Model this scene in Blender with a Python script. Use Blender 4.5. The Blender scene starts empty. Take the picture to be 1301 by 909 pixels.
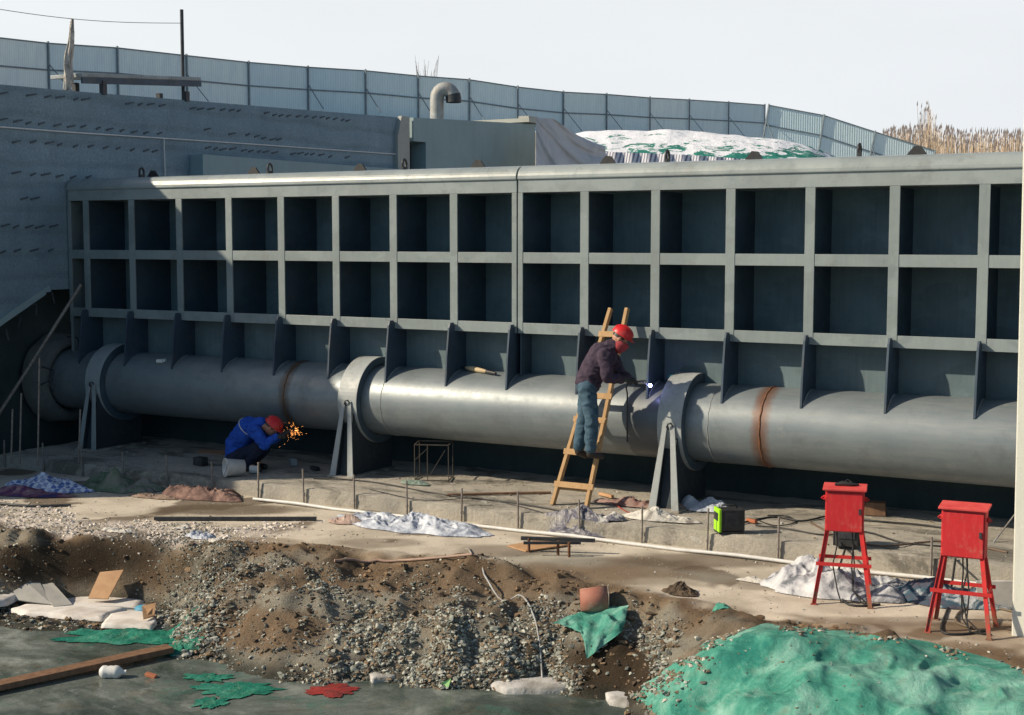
import bpy, bmesh, math, random
from mathutils import Vector, Matrix, noise
R=math.radians; PI=math.pi
random.seed(7)
scene=bpy.context.scene
COL=scene.collection
# ------------------------------------------------------------------ camera frame (also used to read positions off the photograph)
F=1777.11; PITCH=.0854; YAW=.5198
CAM=Vector((17.4152,-16.4419,3.5963))
FW=Vector((-math.sin(YAW)*math.cos(PITCH),math.cos(YAW)*math.cos(PITCH),-math.sin(PITCH)))
RT=Vector((math.cos(YAW),math.sin(YAW),0)); UP=RT.cross(FW)
def ray(x,y): return FW+RT*((x-650.5)/F)-UP*((y-454.5)/F)
def onX(x,y,X): d=ray(x,y); return CAM+d*((X-CAM.x)/d.x)
def onY(x,y,Y): d=ray(x,y); return CAM+d*((Y-CAM.y)/d.y)
def onZ(x,y,Z): d=ray(x,y); return CAM+d*((Z-CAM.z)/d.z)
def dep(x,y,D): return CAM+ray(x,y)*D
W=1.0112
SLAB=.20; ICE=-.70
# ------------------------------------------------------------------ object helpers
def tag(o,label=None,cat=None,group=None,kind=None):
    if label:o['label']=label
    if cat:o['category']=cat
    if group:o['group']=group
    if kind:o['kind']=kind
    return o
def empty(name,loc,label,cat,group=None,rz=0):
    o=bpy.data.objects.new(name,None);COL.objects.link(o);o.location=loc;o.rotation_euler=(0,0,rz);o.empty_display_size=.1
    return tag(o,label,cat,group)
def link(name,me,mat,parent=None,smooth=False):
    o=bpy.data.objects.new(name,me);COL.objects.link(o)
    if mat is not None:
        for m in (mat if isinstance(mat,(list,tuple)) else [mat]): me.materials.append(m)
    if parent is not None:
        o.parent=parent
        if parent.type=='EMPTY' and parent.get('_w',1): 
            pass
    if smooth:
        me.polygons.foreach_set('use_smooth',[True]*len(me.polygons))
    return o
class MB:
    """collects shapes; coordinates are local to org (the parent's base)"""
    def __init__(s,org=(0,0,0),rz=0):
        s.rz=rz;s.v=[];s.f=[];s.sm=[];s.mi=[];s.o=Vector(org);s.inv=Matrix.Rotation(-rz,3,'Z') if rz else None;s.cur=0
    def add(s,vs,fs,smooth=False):
        b=len(s.v)
        for p in vs:
            p=Vector(p)-s.o
            if s.inv: p=s.inv@p
            s.v.append(p)
        for f in fs: s.f.append([b+i for i in f]);s.sm.append(smooth);s.mi.append(s.cur)
    def box(s,c,d,rot=None,taper=1):
        c=Vector(c);x,y,z=d[0]/2,d[1]/2,d[2]/2
        vs=[Vector((a*x*(taper if e>0 else 1),b*y*(taper if e>0 else 1),e*z)) for e in(-1,1) for a,b in((-1,-1),(1,-1),(1,1),(-1,1))]
        if rot is not None: vs=[rot@v for v in vs]
        s.add([c+v for v in vs],[(3,2,1,0),(4,5,6,7),(0,1,5,4),(1,2,6,5),(2,3,7,6),(3,0,4,7)])
    def bar(s,p0,p1,w,h,up=(0,0,1),w2=None,h2=None):
        p0=Vector(p0);p1=Vector(p1);d=(p1-p0).normalized();u=Vector(up)
        a=d.cross(u)
        if a.length<1e-4:a=d.cross(Vector((0,1,0)))
        a.normalize();b=a.cross(d).normalized();w2=w if w2 is None else w2;h2=h if h2 is None else h2
        vs=[]
        for p,ww,hh in((p0,w,h),(p1,w2,h2)):
            for i,j in((-1,-1),(1,-1),(1,1),(-1,1)): vs.append(p+a*i*ww/2+b*j*hh/2)
        s.add(vs,[(3,2,1,0),(4,5,6,7),(0,1,5,4),(1,2,6,5),(2,3,7,6),(3,0,4,7)])
    def cyl(s,p0,p1,r0,r1=None,n=12,cap=True,smooth=True):
        r1=r0 if r1 is None else r1;p0=Vector(p0);p1=Vector(p1);d=(p1-p0).normalized()
        a=d.orthogonal().normalized();b=d.cross(a)
        vs=[];
        for p,r in((p0,r0),(p1,r1)):
            for k in range(n):
                t=2*PI*k/n;vs.append(p+(a*math.cos(t)+b*math.sin(t))*r)
        s.add(vs,[(k,(k+1)%n,n+(k+1)%n,n+k) for k in range(n)],smooth)
        if cap:
            s.add(vs[:n],[list(range(n))[::-1]]);s.add(vs[n:],[list(range(n))])
    def tube(s,pts,r,n=8,cap=True):
        pts=[Vector(p) for p in pts];rs=r if isinstance(r,(list,tuple)) else [r]*len(pts)
        vs=[];prev=None
        for i,p in enumerate(pts):
            d=(pts[min(i+1,len(pts)-1)]-pts[max(i-1,0)])
            if d.length<1e-7:d=Vector((0,0,1))
            d.normalize()
            if prev is None: a=d.orthogonal().normalized()
            else:
                a=prev-d*prev.dot(d)
                a=a.normalized() if a.length>1e-5 else d.orthogonal().normalized()
            prev=a;b=d.cross(a)
            for k in range(n):
                t=2*PI*k/n;vs.append(p+(a*math.cos(t)+b*math.sin(t))*rs[i])
        m=len(pts);fs=[]
        for i in range(m-1):
            for k in range(n): fs.append((i*n+k,i*n+(k+1)%n,(i+1)*n+(k+1)%n,(i+1)*n+k))
        s.add(vs,fs,True)
        if cap:
            s.add(vs[:n],[list(range(n))[::-1]]);s.add(vs[-n:],[list(range(n))])
    def prism(s,poly,axis,a0,a1):
        """poly in the two other axes (cyclic order), extruded a0..a1 along axis"""
        def mk(p,a):
            return {'x':(a,p[0],p[1]),'y':(p[0],a,p[1]),'z':(p[0],p[1],a)}[axis]
        n=len(poly);vs=[mk(p,a0) for p in poly]+[mk(p,a1) for p in poly]
        s.add(vs,[list(range(n))[::-1],list(range(n,2*n))]+[(k,(k+1)%n,n+(k+1)%n,n+k) for k in range(n)])
    def ell(s,c,r,rot=None,n=16,m=10,z0=-1.,z1=1.,f=None):
        c=Vector(c);vs=[];fs=[]
        a0=math.asin(z0);a1=math.asin(z1)
        for i in range(m+1):
            a=a0+(a1-a0)*i/m
            for k in range(n):
                t=2*PI*k/n;v=Vector((math.cos(a)*math.cos(t)*r[0],math.cos(a)*math.sin(t)*r[1],math.sin(a)*r[2]))
                if f: v=f(v)
                if rot is not None:v=rot@v
                vs.append(c+v)
        for i in range(m):
            for k in range(n): fs.append((i*n+k,i*n+(k+1)%n,(i+1)*n+(k+1)%n,(i+1)*n+k))
        s.add(vs,fs,True)
        if z0>-1:s.add(vs[:n],[list(range(n))[::-1]])
        if z1<1:s.add(vs[-n:],[list(range(n))])
    def mesh(s,name):
        me=bpy.data.meshes.new(name);me.from_pydata(s.v,[],s.f);me.update()
        me.polygons.foreach_set('use_smooth',s.sm);me.polygons.foreach_set('material_index',s.mi)
        return me
    def build(s,name,mat,parent=None,bevel=0,normals=True):
        me=s.mesh(name)
        if normals:
            bm=bmesh.new();bm.from_mesh(me);bmesh.ops.recalc_face_normals(bm,faces=bm.faces);bm.to_mesh(me);bm.free()
        o=link(name,me,mat,parent)
        if parent is None:
            o.location=s.o
            if s.rz:o.rotation_euler=(0,0,s.rz)
        if bevel:
            b=o.modifiers.new('bevel','BEVEL');b.width=bevel;b.segments=2;b.limit_method='ANGLE';b.angle_limit=R(40);b.harden_normals=False
        return o
def grid_mesh(name,nu,nv,fn,mat,parent=None,smooth=True,org=(0,0,0),closed_u=False):
    org=Vector(org);vs=[Vector(fn(i/(nu-1),j/(nv-1)))-org for j in range(nv) for i in range(nu)]
    fs=[(j*nu+i,j*nu+i+1,(j+1)*nu+i+1,(j+1)*nu+i) for j in range(nv-1) for i in range(nu-1)]
    me=bpy.data.meshes.new(name);me.from_pydata([tuple(v) for v in vs],[],fs);me.update()
    o=link(name,me,mat,parent,smooth)
    if parent is None:o.location=org
    return o
def proj(P):
    d=Vector(P)-CAM;z=d.dot(FW);return 650.5+F*d.dot(RT)/z,454.5-F*d.dot(UP)/z
def N(x,y,z=0,s=1): return noise.noise(Vector((x*s,y*s,z)))
def FB(x,y,z=0,s=1,o=4): return noise.fractal(Vector((x*s,y*s,z)),1.0,2.1,o)
def RID(x,y,z=0,s=1): return 1-abs(noise.noise(Vector((x*s,y*s,z))))*2
def sst(a,b,x):
    t=max(0,min(1,(x-a)/(b-a)));return t*t*(3-2*t)
def lerp(tab,x):
    if x<=tab[0][0]:return tab[0][1]
    for (a,b),(c,d) in zip(tab,tab[1:]):
        if x<=c:return b+(d-b)*(x-a)/(c-a)
    return tab[-1][1]
# ------------------------------------------------------------------ materials
class NT:
    def __init__(s,name):
        s.m=bpy.data.materials.new(name);s.m.use_nodes=True;s.t=s.m.node_tree;s.t.nodes.clear()
        s.out=s.n('ShaderNodeOutputMaterial');s.b=s.n('ShaderNodeBsdfPrincipled');s.l(s.b.outputs[0],s.out.inputs[0])
        s.tc=s.n('ShaderNodeTexCoord').outputs['Object']
    def n(s,t,**k):
        x=s.t.nodes.new(t)
        for a,b in k.items():setattr(x,a,b)
        return x
    def l(s,a,b):s.t.links.new(a,b)
    def noise(s,scale,det=5,rough=.6,vec=None,dist=0):
        x=s.n('ShaderNodeTexNoise');x.inputs['Scale'].default_value=scale;x.inputs['Detail'].default_value=det;x.inputs['Roughness'].default_value=rough;x.inputs['Distortion'].default_value=dist
        s.l(vec or s.tc,x.inputs['Vector']);return x.outputs[0]
    def mapping(s,sc,loc=(0,0,0),rot=(0,0,0)):
        x=s.n('ShaderNodeMapping');x.inputs['Scale'].default_value=sc;x.inputs['Location'].default_value=loc;x.inputs['Rotation'].default_value=rot;s.l(s.tc,x.inputs[0]);return x.outputs[0]
    def ramp(s,fac,stops):
        x=s.n('ShaderNodeValToRGB');e=x.color_ramp.elements
        while len(e)<len(stops):e.new(.5)
        for i,(p,c) in enumerate(stops):
            e[i].position=p;e[i].color=(c[0],c[1],c[2],1) if not isinstance(c,(int,float)) else (c,c,c,1)
        s.l(fac,x.inputs[0]);return x.outputs[0]
    def mix(s,f,a,b,mode='MIX'):
        x=s.n('ShaderNodeMix',data_type='RGBA',blend_type=mode)
        for i,v in ((0,f),(6,a),(7,b)):
            if isinstance(v,(int,float)): x.inputs[i].default_value=v
            elif isinstance(v,tuple): x.inputs[i].default_value=(v[0],v[1],v[2],1)
            else: s.l(v,x.inputs[i])
        return x.outputs[2]
    def math(s,op,a,b=0,c=None,clamp=False):
        x=s.n('ShaderNodeMath',operation=op,use_clamp=clamp)
        for i,v in enumerate((a,b,c)):
            if v is None:continue
            if isinstance(v,(int,float)):x.inputs[i].default_value=v
            else:s.l(v,x.inputs[i])
        return x.outputs[0]
    def bump(s,h,st,dist=.02,prev=None):
        x=s.n('ShaderNodeBump');x.inputs['Strength'].default_value=st;x.inputs['Distance'].default_value=dist;s.l(h,x.inputs['Height'])
        if prev:s.l(prev,x.inputs['Normal'])
        s.l(x.outputs[0],s.b.inputs['Normal']);return x.outputs[0]
    def col(s,c):
        i=s.b.inputs['Base Color']
        if isinstance(c,tuple):i.default_value=(*c,1)
        else:s.l(c,i)
    def set(s,rough=.6,metal=0,spec=.5):
        if isinstance(rough,(int,float)):s.b.inputs['Roughness'].default_value=rough
        else:s.l(rough,s.b.inputs['Roughness'])
        s.b.inputs['Metallic'].default_value=metal;s.b.inputs['Specular IOR Level'].default_value=spec
def simple(name,a,b=None,scale=6,rough=.6,metal=0,spec=.4,bump=.2,bscale=40,bd=.005,c=None,cs=1.2,camt=.5):
    m=NT(name);b=b or tuple(x*.75 for x in a)
    n=m.ramp(m.noise(scale),[(.35,a),(.65,b)])
    if c: n=m.mix(m.math('MULTIPLY',m.ramp(m.noise(cs,6,.7),[(.48,0),(.62,1)]),camt),n,c)
    m.col(n);m.set(rough,metal,spec)
    if bump:m.bump(m.noise(bscale,4),bump,bd)
    return m.m
def emis(name,c,st):
    m=NT(name);m.b.inputs['Emission Color'].default_value=(*c,1);m.b.inputs['Emission Strength'].default_value=st;m.col((0,0,0));return m.m
M={}
# painted steel of the gate: grey paint, fine mottling, faint vertical run marks
def paint(name,a,b,rough=.5,spec=.5,dirt=(.16,.13,.10),streak=.25,dirta=.25):
    m=NT(name)
    c=m.ramp(m.noise(2.2,7,.7),[(.3,a),(.7,b)])
    st=m.ramp(m.noise(7,6,.75,m.mapping((3,3,.22))),[(.42,0),(.72,1)])
    c=m.mix(m.math('MULTIPLY',st,streak*1.4),c,tuple(x*.55 for x in a))
    pp=m.ramp(m.noise(.9,5,.6,m.mapping((1,1,1.6),(4,2,9))),[(.50,0),(.54,1)]);c=m.mix(m.math('MULTIPLY',pp,.22),c,tuple(min(1,x*1.45) for x in a))
    d=m.ramp(m.noise(2.2,9,.8),[(.54,0),(.70,1)]);c=m.mix(m.math('MULTIPLY',d,min(1,dirta*1.5)),c,dirt)
    k=m.ramp(m.noise(9,9,.85,m.mapping((1,1,.6),(1,5,2))),[(.60,0),(.645,1)]);c=m.mix(m.math('MULTIPLY',k,.45),c,(.20,.13,.085))
    ch=m.ramp(m.noise(26,6,.8),[(.63,0),(.67,1)]);c=m.mix(m.math('MULTIPLY',ch,.35),c,tuple(min(1,x*1.8) for x in a))
    m.col(c);m.set(m.ramp(m.noise(5,6,.7),[(.3,rough-.12),(.7,rough+.16)]),0,spec)
    p=m.bump(m.noise(3,3),.10,.02);m.bump(m.noise(60,4),.10,.003,p);return m.m
M['paint']=paint('grey_gate_paint',(.225,.265,.268),(.180,.220,.226))
M['beam']=paint('grey_beam_paint',(.27,.305,.305),(.225,.262,.268),rough=.33,spec=.6,streak=.1)
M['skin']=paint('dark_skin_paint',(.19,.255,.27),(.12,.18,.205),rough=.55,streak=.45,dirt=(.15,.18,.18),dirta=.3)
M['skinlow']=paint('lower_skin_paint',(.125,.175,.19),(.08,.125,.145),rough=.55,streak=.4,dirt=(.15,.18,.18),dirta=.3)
M['support_shade']=paint('shaded_support',(.030,.042,.052),(.02,.03,.038),rough=.7)  # near-black copy of the support colour, painted shade beside the struts
M['web']=paint('web_shade_paint',(.055,.088,.115),(.038,.064,.088),rough=.6)  # same paint as the skin, darkened to hold the shade inside the cells
M['fin']=paint('fin_shade_paint',(.045,.072,.105),(.030,.050,.078),rough=.5)  # bracket colour kept navy, with the shade of the right faces painted in
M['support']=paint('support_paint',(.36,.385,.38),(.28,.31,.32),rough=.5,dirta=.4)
# shaft: bare primed steel with rust at the weld seams
def shaft_mat():
    m=NT('shaft_steel')
    c=m.ramp(m.noise(2.0,7,.7),[(.3,(.205,.24,.255)),(.7,(.14,.172,.19))])
    mp=m.mapping((.6,5,5));s=m.ramp(m.noise(4,5,.7,mp),[(.4,0),(.8,1)])
    c=m.mix(m.math('MULTIPLY',s,.3),c,(.33,.32,.30))
    sp=m.ramp(m.noise(14,6,.8),[(.60,0),(.66,1)]);c=m.mix(m.math('MULTIPLY',sp,.3),c,(.12,.105,.09));sq=m.ramp(m.noise(1.5,9,.8,m.mapping((1,1,1),(3,3,3)),.4),[(.52,0),(.64,1)]);c=m.mix(m.math('MULTIPLY',sq,.4),c,(.10,.105,.105));sr=m.ramp(m.noise(3.1,9,.85,m.mapping((.8,1,1),(9,3,5)),.3),[(.60,0),(.66,1)]);c=m.mix(m.math('MULTIPLY',sr,.35),c,(.34,.32,.28))
    sx=m.n('ShaderNodeSeparateXYZ');m.l(m.tc,sx.inputs[0]);wob=m.math('MULTIPLY_ADD',m.noise(6,6,.8),.16,-.08)
    X=m.math('ADD',sx.outputs[0],wob)
    for x0,w,col,am in ((SEAM1,.12,(.07,.045,.025),.85),(SEAM2,.14,(.15,.065,.032),.95)):
        d=m.math('ABSOLUTE',m.math('SUBTRACT',X,x0));g=m.math('SUBTRACT',1,m.math('DIVIDE',d,w),clamp=True)
        g=m.math('MULTIPLY',m.ramp(g,[(0,0),(.55,.75),(1,1)]),am);c=m.mix(g,c,col)
    # scorched, unpainted stretch between the welder and the third support
    g=m.math('MULTIPLY',m.math('GREATER_THAN',X,BURN0),m.math('LESS_THAN',X,BURN1));c=m.mix(m.math('MULTIPLY',g,.8),c,(.075,.085,.095))
    m.col(c);m.set(m.ramp(m.noise(8,5),[(.3,.36),(.7,.52)]),.25,.8);m.bump(m.noise(90,3),.08,.002)
    return m.m
SEAM1=onY(361,500,-.31).x; SEAM2=onY(965,540,-.32).x
BURN0=onY(797,520,-.3).x; BURN1=10.33
M['shaft']=shaft_mat()
M['rust']=simple('weld_rust',(.22,.09,.04),(.09,.05,.03),30,.85)
M['steel_dark']=simple('dark_steel',(.06,.065,.07),(.035,.035,.04),12,.5,.3)
M['steel_rod']=simple('rusty_rod',(.20,.16,.13),(.30,.28,.26),25,.6,.3)
M['galv']=simple('galvanised',(.40,.41,.40),(.27,.28,.28),7,.6,.15,c=(.22,.15,.10),cs=4,camt=.5)
M['red']=simple('red_paint',(.62,.022,.028),(.50,.016,.022),5,.42,0,.5,.05,c=(.66,.10,.09),cs=13,camt=.25)
def redleg():
    m=NT('muddy_red_paint');c=m.ramp(m.noise(6,6,.7),[(.3,(.60,.03,.03)),(.7,(.44,.03,.03))]);sx=m.n('ShaderNodeSeparateXYZ');m.l(m.tc,sx.inputs[0])
    f=m.math('ADD',m.noise(14,7,.8),m.math('MULTIPLY',sx.outputs[2],-1.0));c=m.mix(m.ramp(f,[(.30,0),(.50,.9)]),c,(.20,.13,.08))
    k=m.ramp(m.noise(22,6,.8),[(.60,0),(.64,1)]);c=m.mix(m.math('MULTIPLY',k,.6),c,(.14,.06,.04));m.col(c);m.set(.6,0,.35);return m.m
def redbox():
    m=NT('weathered_red_paint');c=m.ramp(m.noise(3,7,.7),[(.3,(.60,.022,.028)),(.7,(.47,.018,.024))]);s=m.ramp(m.noise(9,7,.8,m.mapping((2.5,2.5,.35))),[(.50,0),(.74,1)]);c=m.mix(m.math('MULTIPLY',s,.45),c,(.66,.14,.11))
    k=m.ramp(m.noise(17,8,.85),[(.58,0),(.64,1)]);c=m.mix(m.math('MULTIPLY',k,.5),c,(.28,.05,.04));d=m.ramp(m.noise(5,8,.8,m.mapping((1,1,1),(4,4,4))),[(.58,0),(.70,1)]);c=m.mix(m.math('MULTIPLY',d,.35),c,(.42,.28,.20))
    m.col(c);m.set(m.ramp(m.noise(8,5),[(.3,.40),(.7,.65)]),0,.45);m.bump(m.noise(5,4),.25,.01);return m.m
M['redleg']=redleg();M['red']=redbox()
M['redpale']=simple('faded_red',(.68,.10,.09),(.58,.05,.05),7,.5)
M['black']=simple('black_rubber',(.02,.02,.022),(.035,.035,.035),9,.5)
M['wood']=None
def wood(name,a,b):
    m=NT(name);n=m.noise(5,6,.7,m.mapping((3,3,.8)));m.col(m.ramp(n,[(.3,a),(.7,b)]));m.set(.75,0,.2);m.bump(m.noise(40,4),.2,.003);return m.m
M['wood']=wood('ladder_wood',(.50,.33,.17),(.36,.22,.11))
M['oldwood']=wood('weathered_plank',(.26,.15,.09),(.12,.07,.045))
M['ply']=simple('plywood',(.50,.30,.16),(.40,.23,.12),8,.8)
# concrete
def concrete(name,a,b,stain,lines=None,bs=.4):
    m=NT(name);c=m.ramp(m.noise(1.3,8,.72),[(.3,a),(.7,b)])
    st=m.ramp(m.noise(2.5,6,.7,m.mapping((1.6,1.6,.22))),[(.5,0),(.75,1)]);c=m.mix(m.math('MULTIPLY',st,.5),c,stain)
    sp=m.ramp(m.noise(35,5,.8),[(.55,0),(.7,1)]);c=m.mix(m.math('MULTIPLY',sp,.35),c,tuple(x*.55 for x in b))
    m.col(c);m.set(.9,0,.2);h=m.noise(25,6,.75);pv=m.bump(h,bs,.03)
    if lines:
        sx=m.n('ShaderNodeSeparateXYZ');m.l(m.tc,sx.inputs[0]);f=m.math('FRACT',m.math('MULTIPLY',sx.outputs[lines[0]],lines[1]))
        g=m.math('LESS_THAN',f,.012);c2=m.mix(m.math('MULTIPLY',g,.5),c,tuple(x*.4 for x in b));m.col(c2)
    return m.m
def wall_mat():
    m=NT('abutment_concrete');c=m.ramp(m.noise(1.1,9,.78),[(.32,(.44,.57,.64)),(.68,(.30,.41,.48))])
    s=m.ramp(m.noise(3,7,.8,m.mapping((1,1,.3))),[(.5,0),(.72,1)]);c=m.mix(m.math('MULTIPLY',s,.45),c,(.20,.28,.34))
    g=m.ramp(m.noise(24,7,.85),[(.40,0),(.62,1)]);c=m.mix(m.math('MULTIPLY',g,.6),c,(.18,.25,.31))
    w=m.n('ShaderNodeTexWave');w.bands_direction='Z';w.inputs['Scale'].default_value=.85;w.inputs['Distortion'].default_value=2.5;w.inputs['Detail'].default_value=4;m.l(m.tc,w.inputs[0])
    c=m.mix(.35,c,m.ramp(w.outputs[1],[(0,(.65,.65,.65)),(.35,(1,1,1))]),'MULTIPLY')
    m.col(c);m.set(.92,0,.15);p=m.bump(m.noise(30,8,.85),1.0,.05);m.bump(w.outputs[1],.3,.03,p);return m.m
M['wall']=wall_mat()
M['wall2']=concrete('plain_concrete',(.33,.42,.43),(.28,.36,.375),(.23,.30,.315),bs=.15)
M['wall3']=concrete('beige_concrete',(.44,.44,.40),(.36,.37,.34),(.30,.31,.29),bs=.2)
M['darkwall']=concrete('shade_dark_concrete',(.055,.075,.078),(.033,.048,.05),(.03,.04,.04),bs=.3)  # shadow under the pipe and in the recess put into the concrete colour
def slab_mat():
    m=NT('slab_concrete');c=m.ramp(m.noise(1.6,8,.72),[(.3,(.50,.46,.39)),(.7,(.34,.32,.28))])
    s1=m.ramp(m.noise(.9,8,.75,m.mapping((.7,1.6,1),(3,3,1)),.6),[(.50,0),(.60,1)]);c=m.mix(m.math('MULTIPLY',s1,.75),c,(.10,.095,.08))
    s2=m.ramp(m.noise(4,8,.8,m.mapping((1,1,1),(8,1,2)),.3),[(.58,0),(.64,1)]);c=m.mix(m.math('MULTIPLY',s2,.6),c,(.62,.60,.57))
    s3=m.ramp(m.noise(16,7,.85),[(.55,0),(.66,1)]);c=m.mix(m.math('MULTIPLY',s3,.5),c,(.13,.11,.09))
    m.col(c);m.set(.88,0,.2);m.bump(m.noise(18,8,.8),.9,.03);return m.m
M['slab']=slab_mat()
M['post']=concrete('cream_post_paint',(.66,.66,.59),(.60,.60,.54),(.52,.51,.45),bs=.1)
def ground_mat():
    m=NT('bank_ground');at=m.n('ShaderNodeVertexColor');at.layer_name='soil'
    c=at.outputs[0];ro=at.outputs[1];n=m.ramp(m.noise(7,8,.75),[(.3,(.84,.84,.84)),(.7,(1,1,1))]);c=m.mix(1,c,n,'MULTIPLY')
    n2=m.ramp(m.noise(60,6,.8),[(.35,(.60,.60,.60)),(.55,(1,1,1))]);c=m.mix(m.math('MULTIPLY_ADD',ro,.6,.2),c,n2,'MULTIPLY')
    m.col(c);m.set(.92,0,.15)
    h=m.math('MULTIPLY',m.noise(22,8,.78),m.math('MULTIPLY_ADD',ro,.9,.1));p=m.bump(h,.9,.04)
    h=m.math('MULTIPLY',m.noise(110,5,.8),m.math('MULTIPLY_ADD',ro,.9,.1));m.bump(h,.6,.01,p);return m.m
M['ground']=ground_mat()
def ice_mat():
    m=NT('dirty_ice');c=m.ramp(m.noise(.9,9,.72,dist=.6),[(.32,(.020,.032,.027)),(.46,(.058,.076,.066)),(.57,(.13,.15,.135)),(.70,(.30,.32,.30))])
    g=m.ramp(m.noise(1.3,7,.75,m.mapping((1,1,1),(7,3,1)),.4),[(.55,0),(.68,1)]);c=m.mix(m.math('MULTIPLY',g,.55),c,(.03,.15,.11))
    w=m.ramp(m.noise(3.6,9,.85,m.mapping((1,1,1),(2,9,1)),.3),[(.58,0),(.66,1)]);c=m.mix(m.math('MULTIPLY',w,.45),c,(.42,.44,.43))
    sp=m.ramp(m.noise(20,6,.8),[(.56,0),(.64,1)]);c=m.mix(m.math('MULTIPLY',sp,.5),c,(.02,.025,.02))
    br=m.ramp(m.noise(2.1,6,.7,m.mapping((1,1,1),(5,1,4))),[(.55,0),(.75,1)]);c=m.mix(m.math('MULTIPLY',br,.5),c,(.12,.085,.05))
    m.col(c);m.set(m.ramp(m.noise(2.2,7,.75),[(.40,.06),(.56,.6)]),0,.5);p=m.bump(m.noise(4,8,.75),.18,.03);m.bump(m.noise(30,5,.7),.25,.006,p);return m.m
M['ice']=ice_mat()
def net(name,a,b,c3=(.25,.49,.41)):
    m=NT(name);c=m.ramp(m.noise(1.7,8,.68,dist=.8),[(.34,a),(.47,b),(.62,c3)])
    d=m.ramp(m.noise(3.0,8,.78,m.mapping((1,1,1),(3,8,2)),.5),[(.55,0),(.70,1)]);c=m.mix(m.math('MULTIPLY',d,.65),c,(.24,.25,.18))
    k=m.ramp(m.noise(1.1,6,.7,m.mapping((1,1,1),(9,8,7)),.8),[(.54,0),(.64,1)]);c=m.mix(m.math('MULTIPLY',k,.7),c,(.008,.15,.125))
    w=m.n('ShaderNodeTexWave');w.inputs['Scale'].default_value=40;w.inputs['Distortion'].default_value=2.5;w.inputs['Detail'].default_value=3;m.l(m.tc,w.inputs[0])
    c=m.mix(.5,c,m.ramp(w.outputs[1],[(0,(.55,.6,.6)),(.8,(1,1,1))]),'MULTIPLY')
    sp=m.ramp(m.noise(45,5,.8),[(.58,0),(.66,1)]);c=m.mix(m.math('MULTIPLY',sp,.35),c,(.30,.36,.28))
    m.col(c);m.set(.85,0,.15);p=m.bump(m.noise(8,8,.75,dist=1.0),.8,.045);m.bump(w.outputs[1],.3,.003,p);return m.m
M['net']=net('green_net',(.03,.20,.16),(.085,.335,.26))
M['net2']=net('green_net_wet',(.01,.13,.095),(.02,.22,.15),(.10,.33,.25))
def cloth(name,a,b,scale=4,rough=.85,c3=None,bump=.5):
    m=NT(name);st=[(.35,a),(.52,b)]
    if c3:st.append((.62,c3))
    m.col(m.ramp(m.noise(scale,6,.65,dist=.8),st));m.set(rough,0,.3);m.bump(m.noise(14,6,.7,dist=1.0),bump,.03);return m.m
def checks(name,a,b,sc):
    m=NT(name);x=m.n('ShaderNodeTexChecker');x.inputs['Scale'].default_value=sc;m.l(m.tc,x.inputs[0]);y=m.n('ShaderNodeTexChecker');y.inputs['Scale'].default_value=sc*.5;m.l(m.tc,y.inputs[0])
    c=m.mix(x.outputs[1],a,b);c=m.mix(m.math('MULTIPLY',y.outputs[1],.35),c,(.6,.62,.7));m.col(c);m.set(.85);m.bump(m.noise(14,6,.7),.5,.03);return m.m
M['snow']=simple('snow',(.78,.80,.84),(.68,.70,.75),5,.8,bump=.3,bscale=20,bd=.02)
M['white']=simple('white_plastic',(.68,.68,.66),(.56,.56,.54),9,.45)
M['foam']=simple('white_foam_board',(.72,.69,.65),(.60,.56,.52),4,.85,c=(.36,.30,.25),cs=2,camt=.4)
M['skinc']=simple('human_skin',(.42,.22,.15),(.36,.18,.12),20,.55)
M['jacket']=cloth('dark_plum_jacket',(.028,.020,.036),(.055,.038,.062),9)
M['jeans']=cloth('teal_blue_jeans',(.028,.062,.095),(.055,.105,.15),9)
M['boots']=simple('black_boot',(.018,.016,.016),(.03,.026,.024),20,.6)
M['blue']=cloth('blue_work_jacket',(.010,.055,.33),(.018,.085,.45),9)
M['navy']=cloth('navy_trousers',(.008,.012,.03),(.014,.02,.045),9)
M['helmet']=simple('red_helmet_shell',(.62,.015,.02),(.50,.012,.015),9,.42,0,.5,.05,c=(.45,.10,.08),cs=9,camt=.4)
M['scarf']=cloth('red_face_cloth',(.45,.05,.06),(.30,.05,.06),12)
M['glove']=simple('dark_glove',(.03,.03,.03),(.05,.045,.04),20,.8)
M['green']=simple('lime_green_case',(.36,.75,.02),(.30,.66,.02),6,.4)
# ------------------------------------------------------------------ world, sun, camera
SUN_AZ=R(53); SUN_EL=R(31.9)
sd=Vector((-math.sin(SUN_AZ)*math.cos(SUN_EL),-math.cos(SUN_AZ)*math.cos(SUN_EL),math.sin(SUN_EL)))
sun=bpy.data.lights.new('sun','SUN');sun.energy=5.7;sun.angle=R(.9);sun.color=(1,.86,.66)
so=bpy.data.objects.new('sun',sun);COL.objects.link(so);so.rotation_euler=sd.to_track_quat('Z','Y').to_euler();so.location=(0,-5,20)
w=bpy.data.worlds.new('World');scene.world=w;w.use_nodes=True;nt=w.node_tree;nt.nodes.clear()
out=nt.nodes.new('ShaderNodeOutputWorld');bg=nt.nodes.new('ShaderNodeBackground');nt.links.new(bg.outputs[0],out.inputs[0])
sky=nt.nodes.new('ShaderNodeTexSky');sky.sky_type='NISHITA';sky.sun_disc=False;sky.sun_elevation=SUN_EL;sky.sun_rotation=math.atan2(sd.x,sd.y)
sky.dust_density=1.5;sky.air_density=1.2
sc_=nt.nodes.new('ShaderNodeVectorMath');sc_.operation='SCALE';sc_.inputs[3].default_value=.10*.85;nt.links.new(sky.outputs[0],sc_.inputs[0])
tc=nt.nodes.new('ShaderNodeTexCoord');sx=nt.nodes.new('ShaderNodeSeparateXYZ');nt.links.new(tc.outputs['Generated'],sx.inputs[0])
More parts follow.
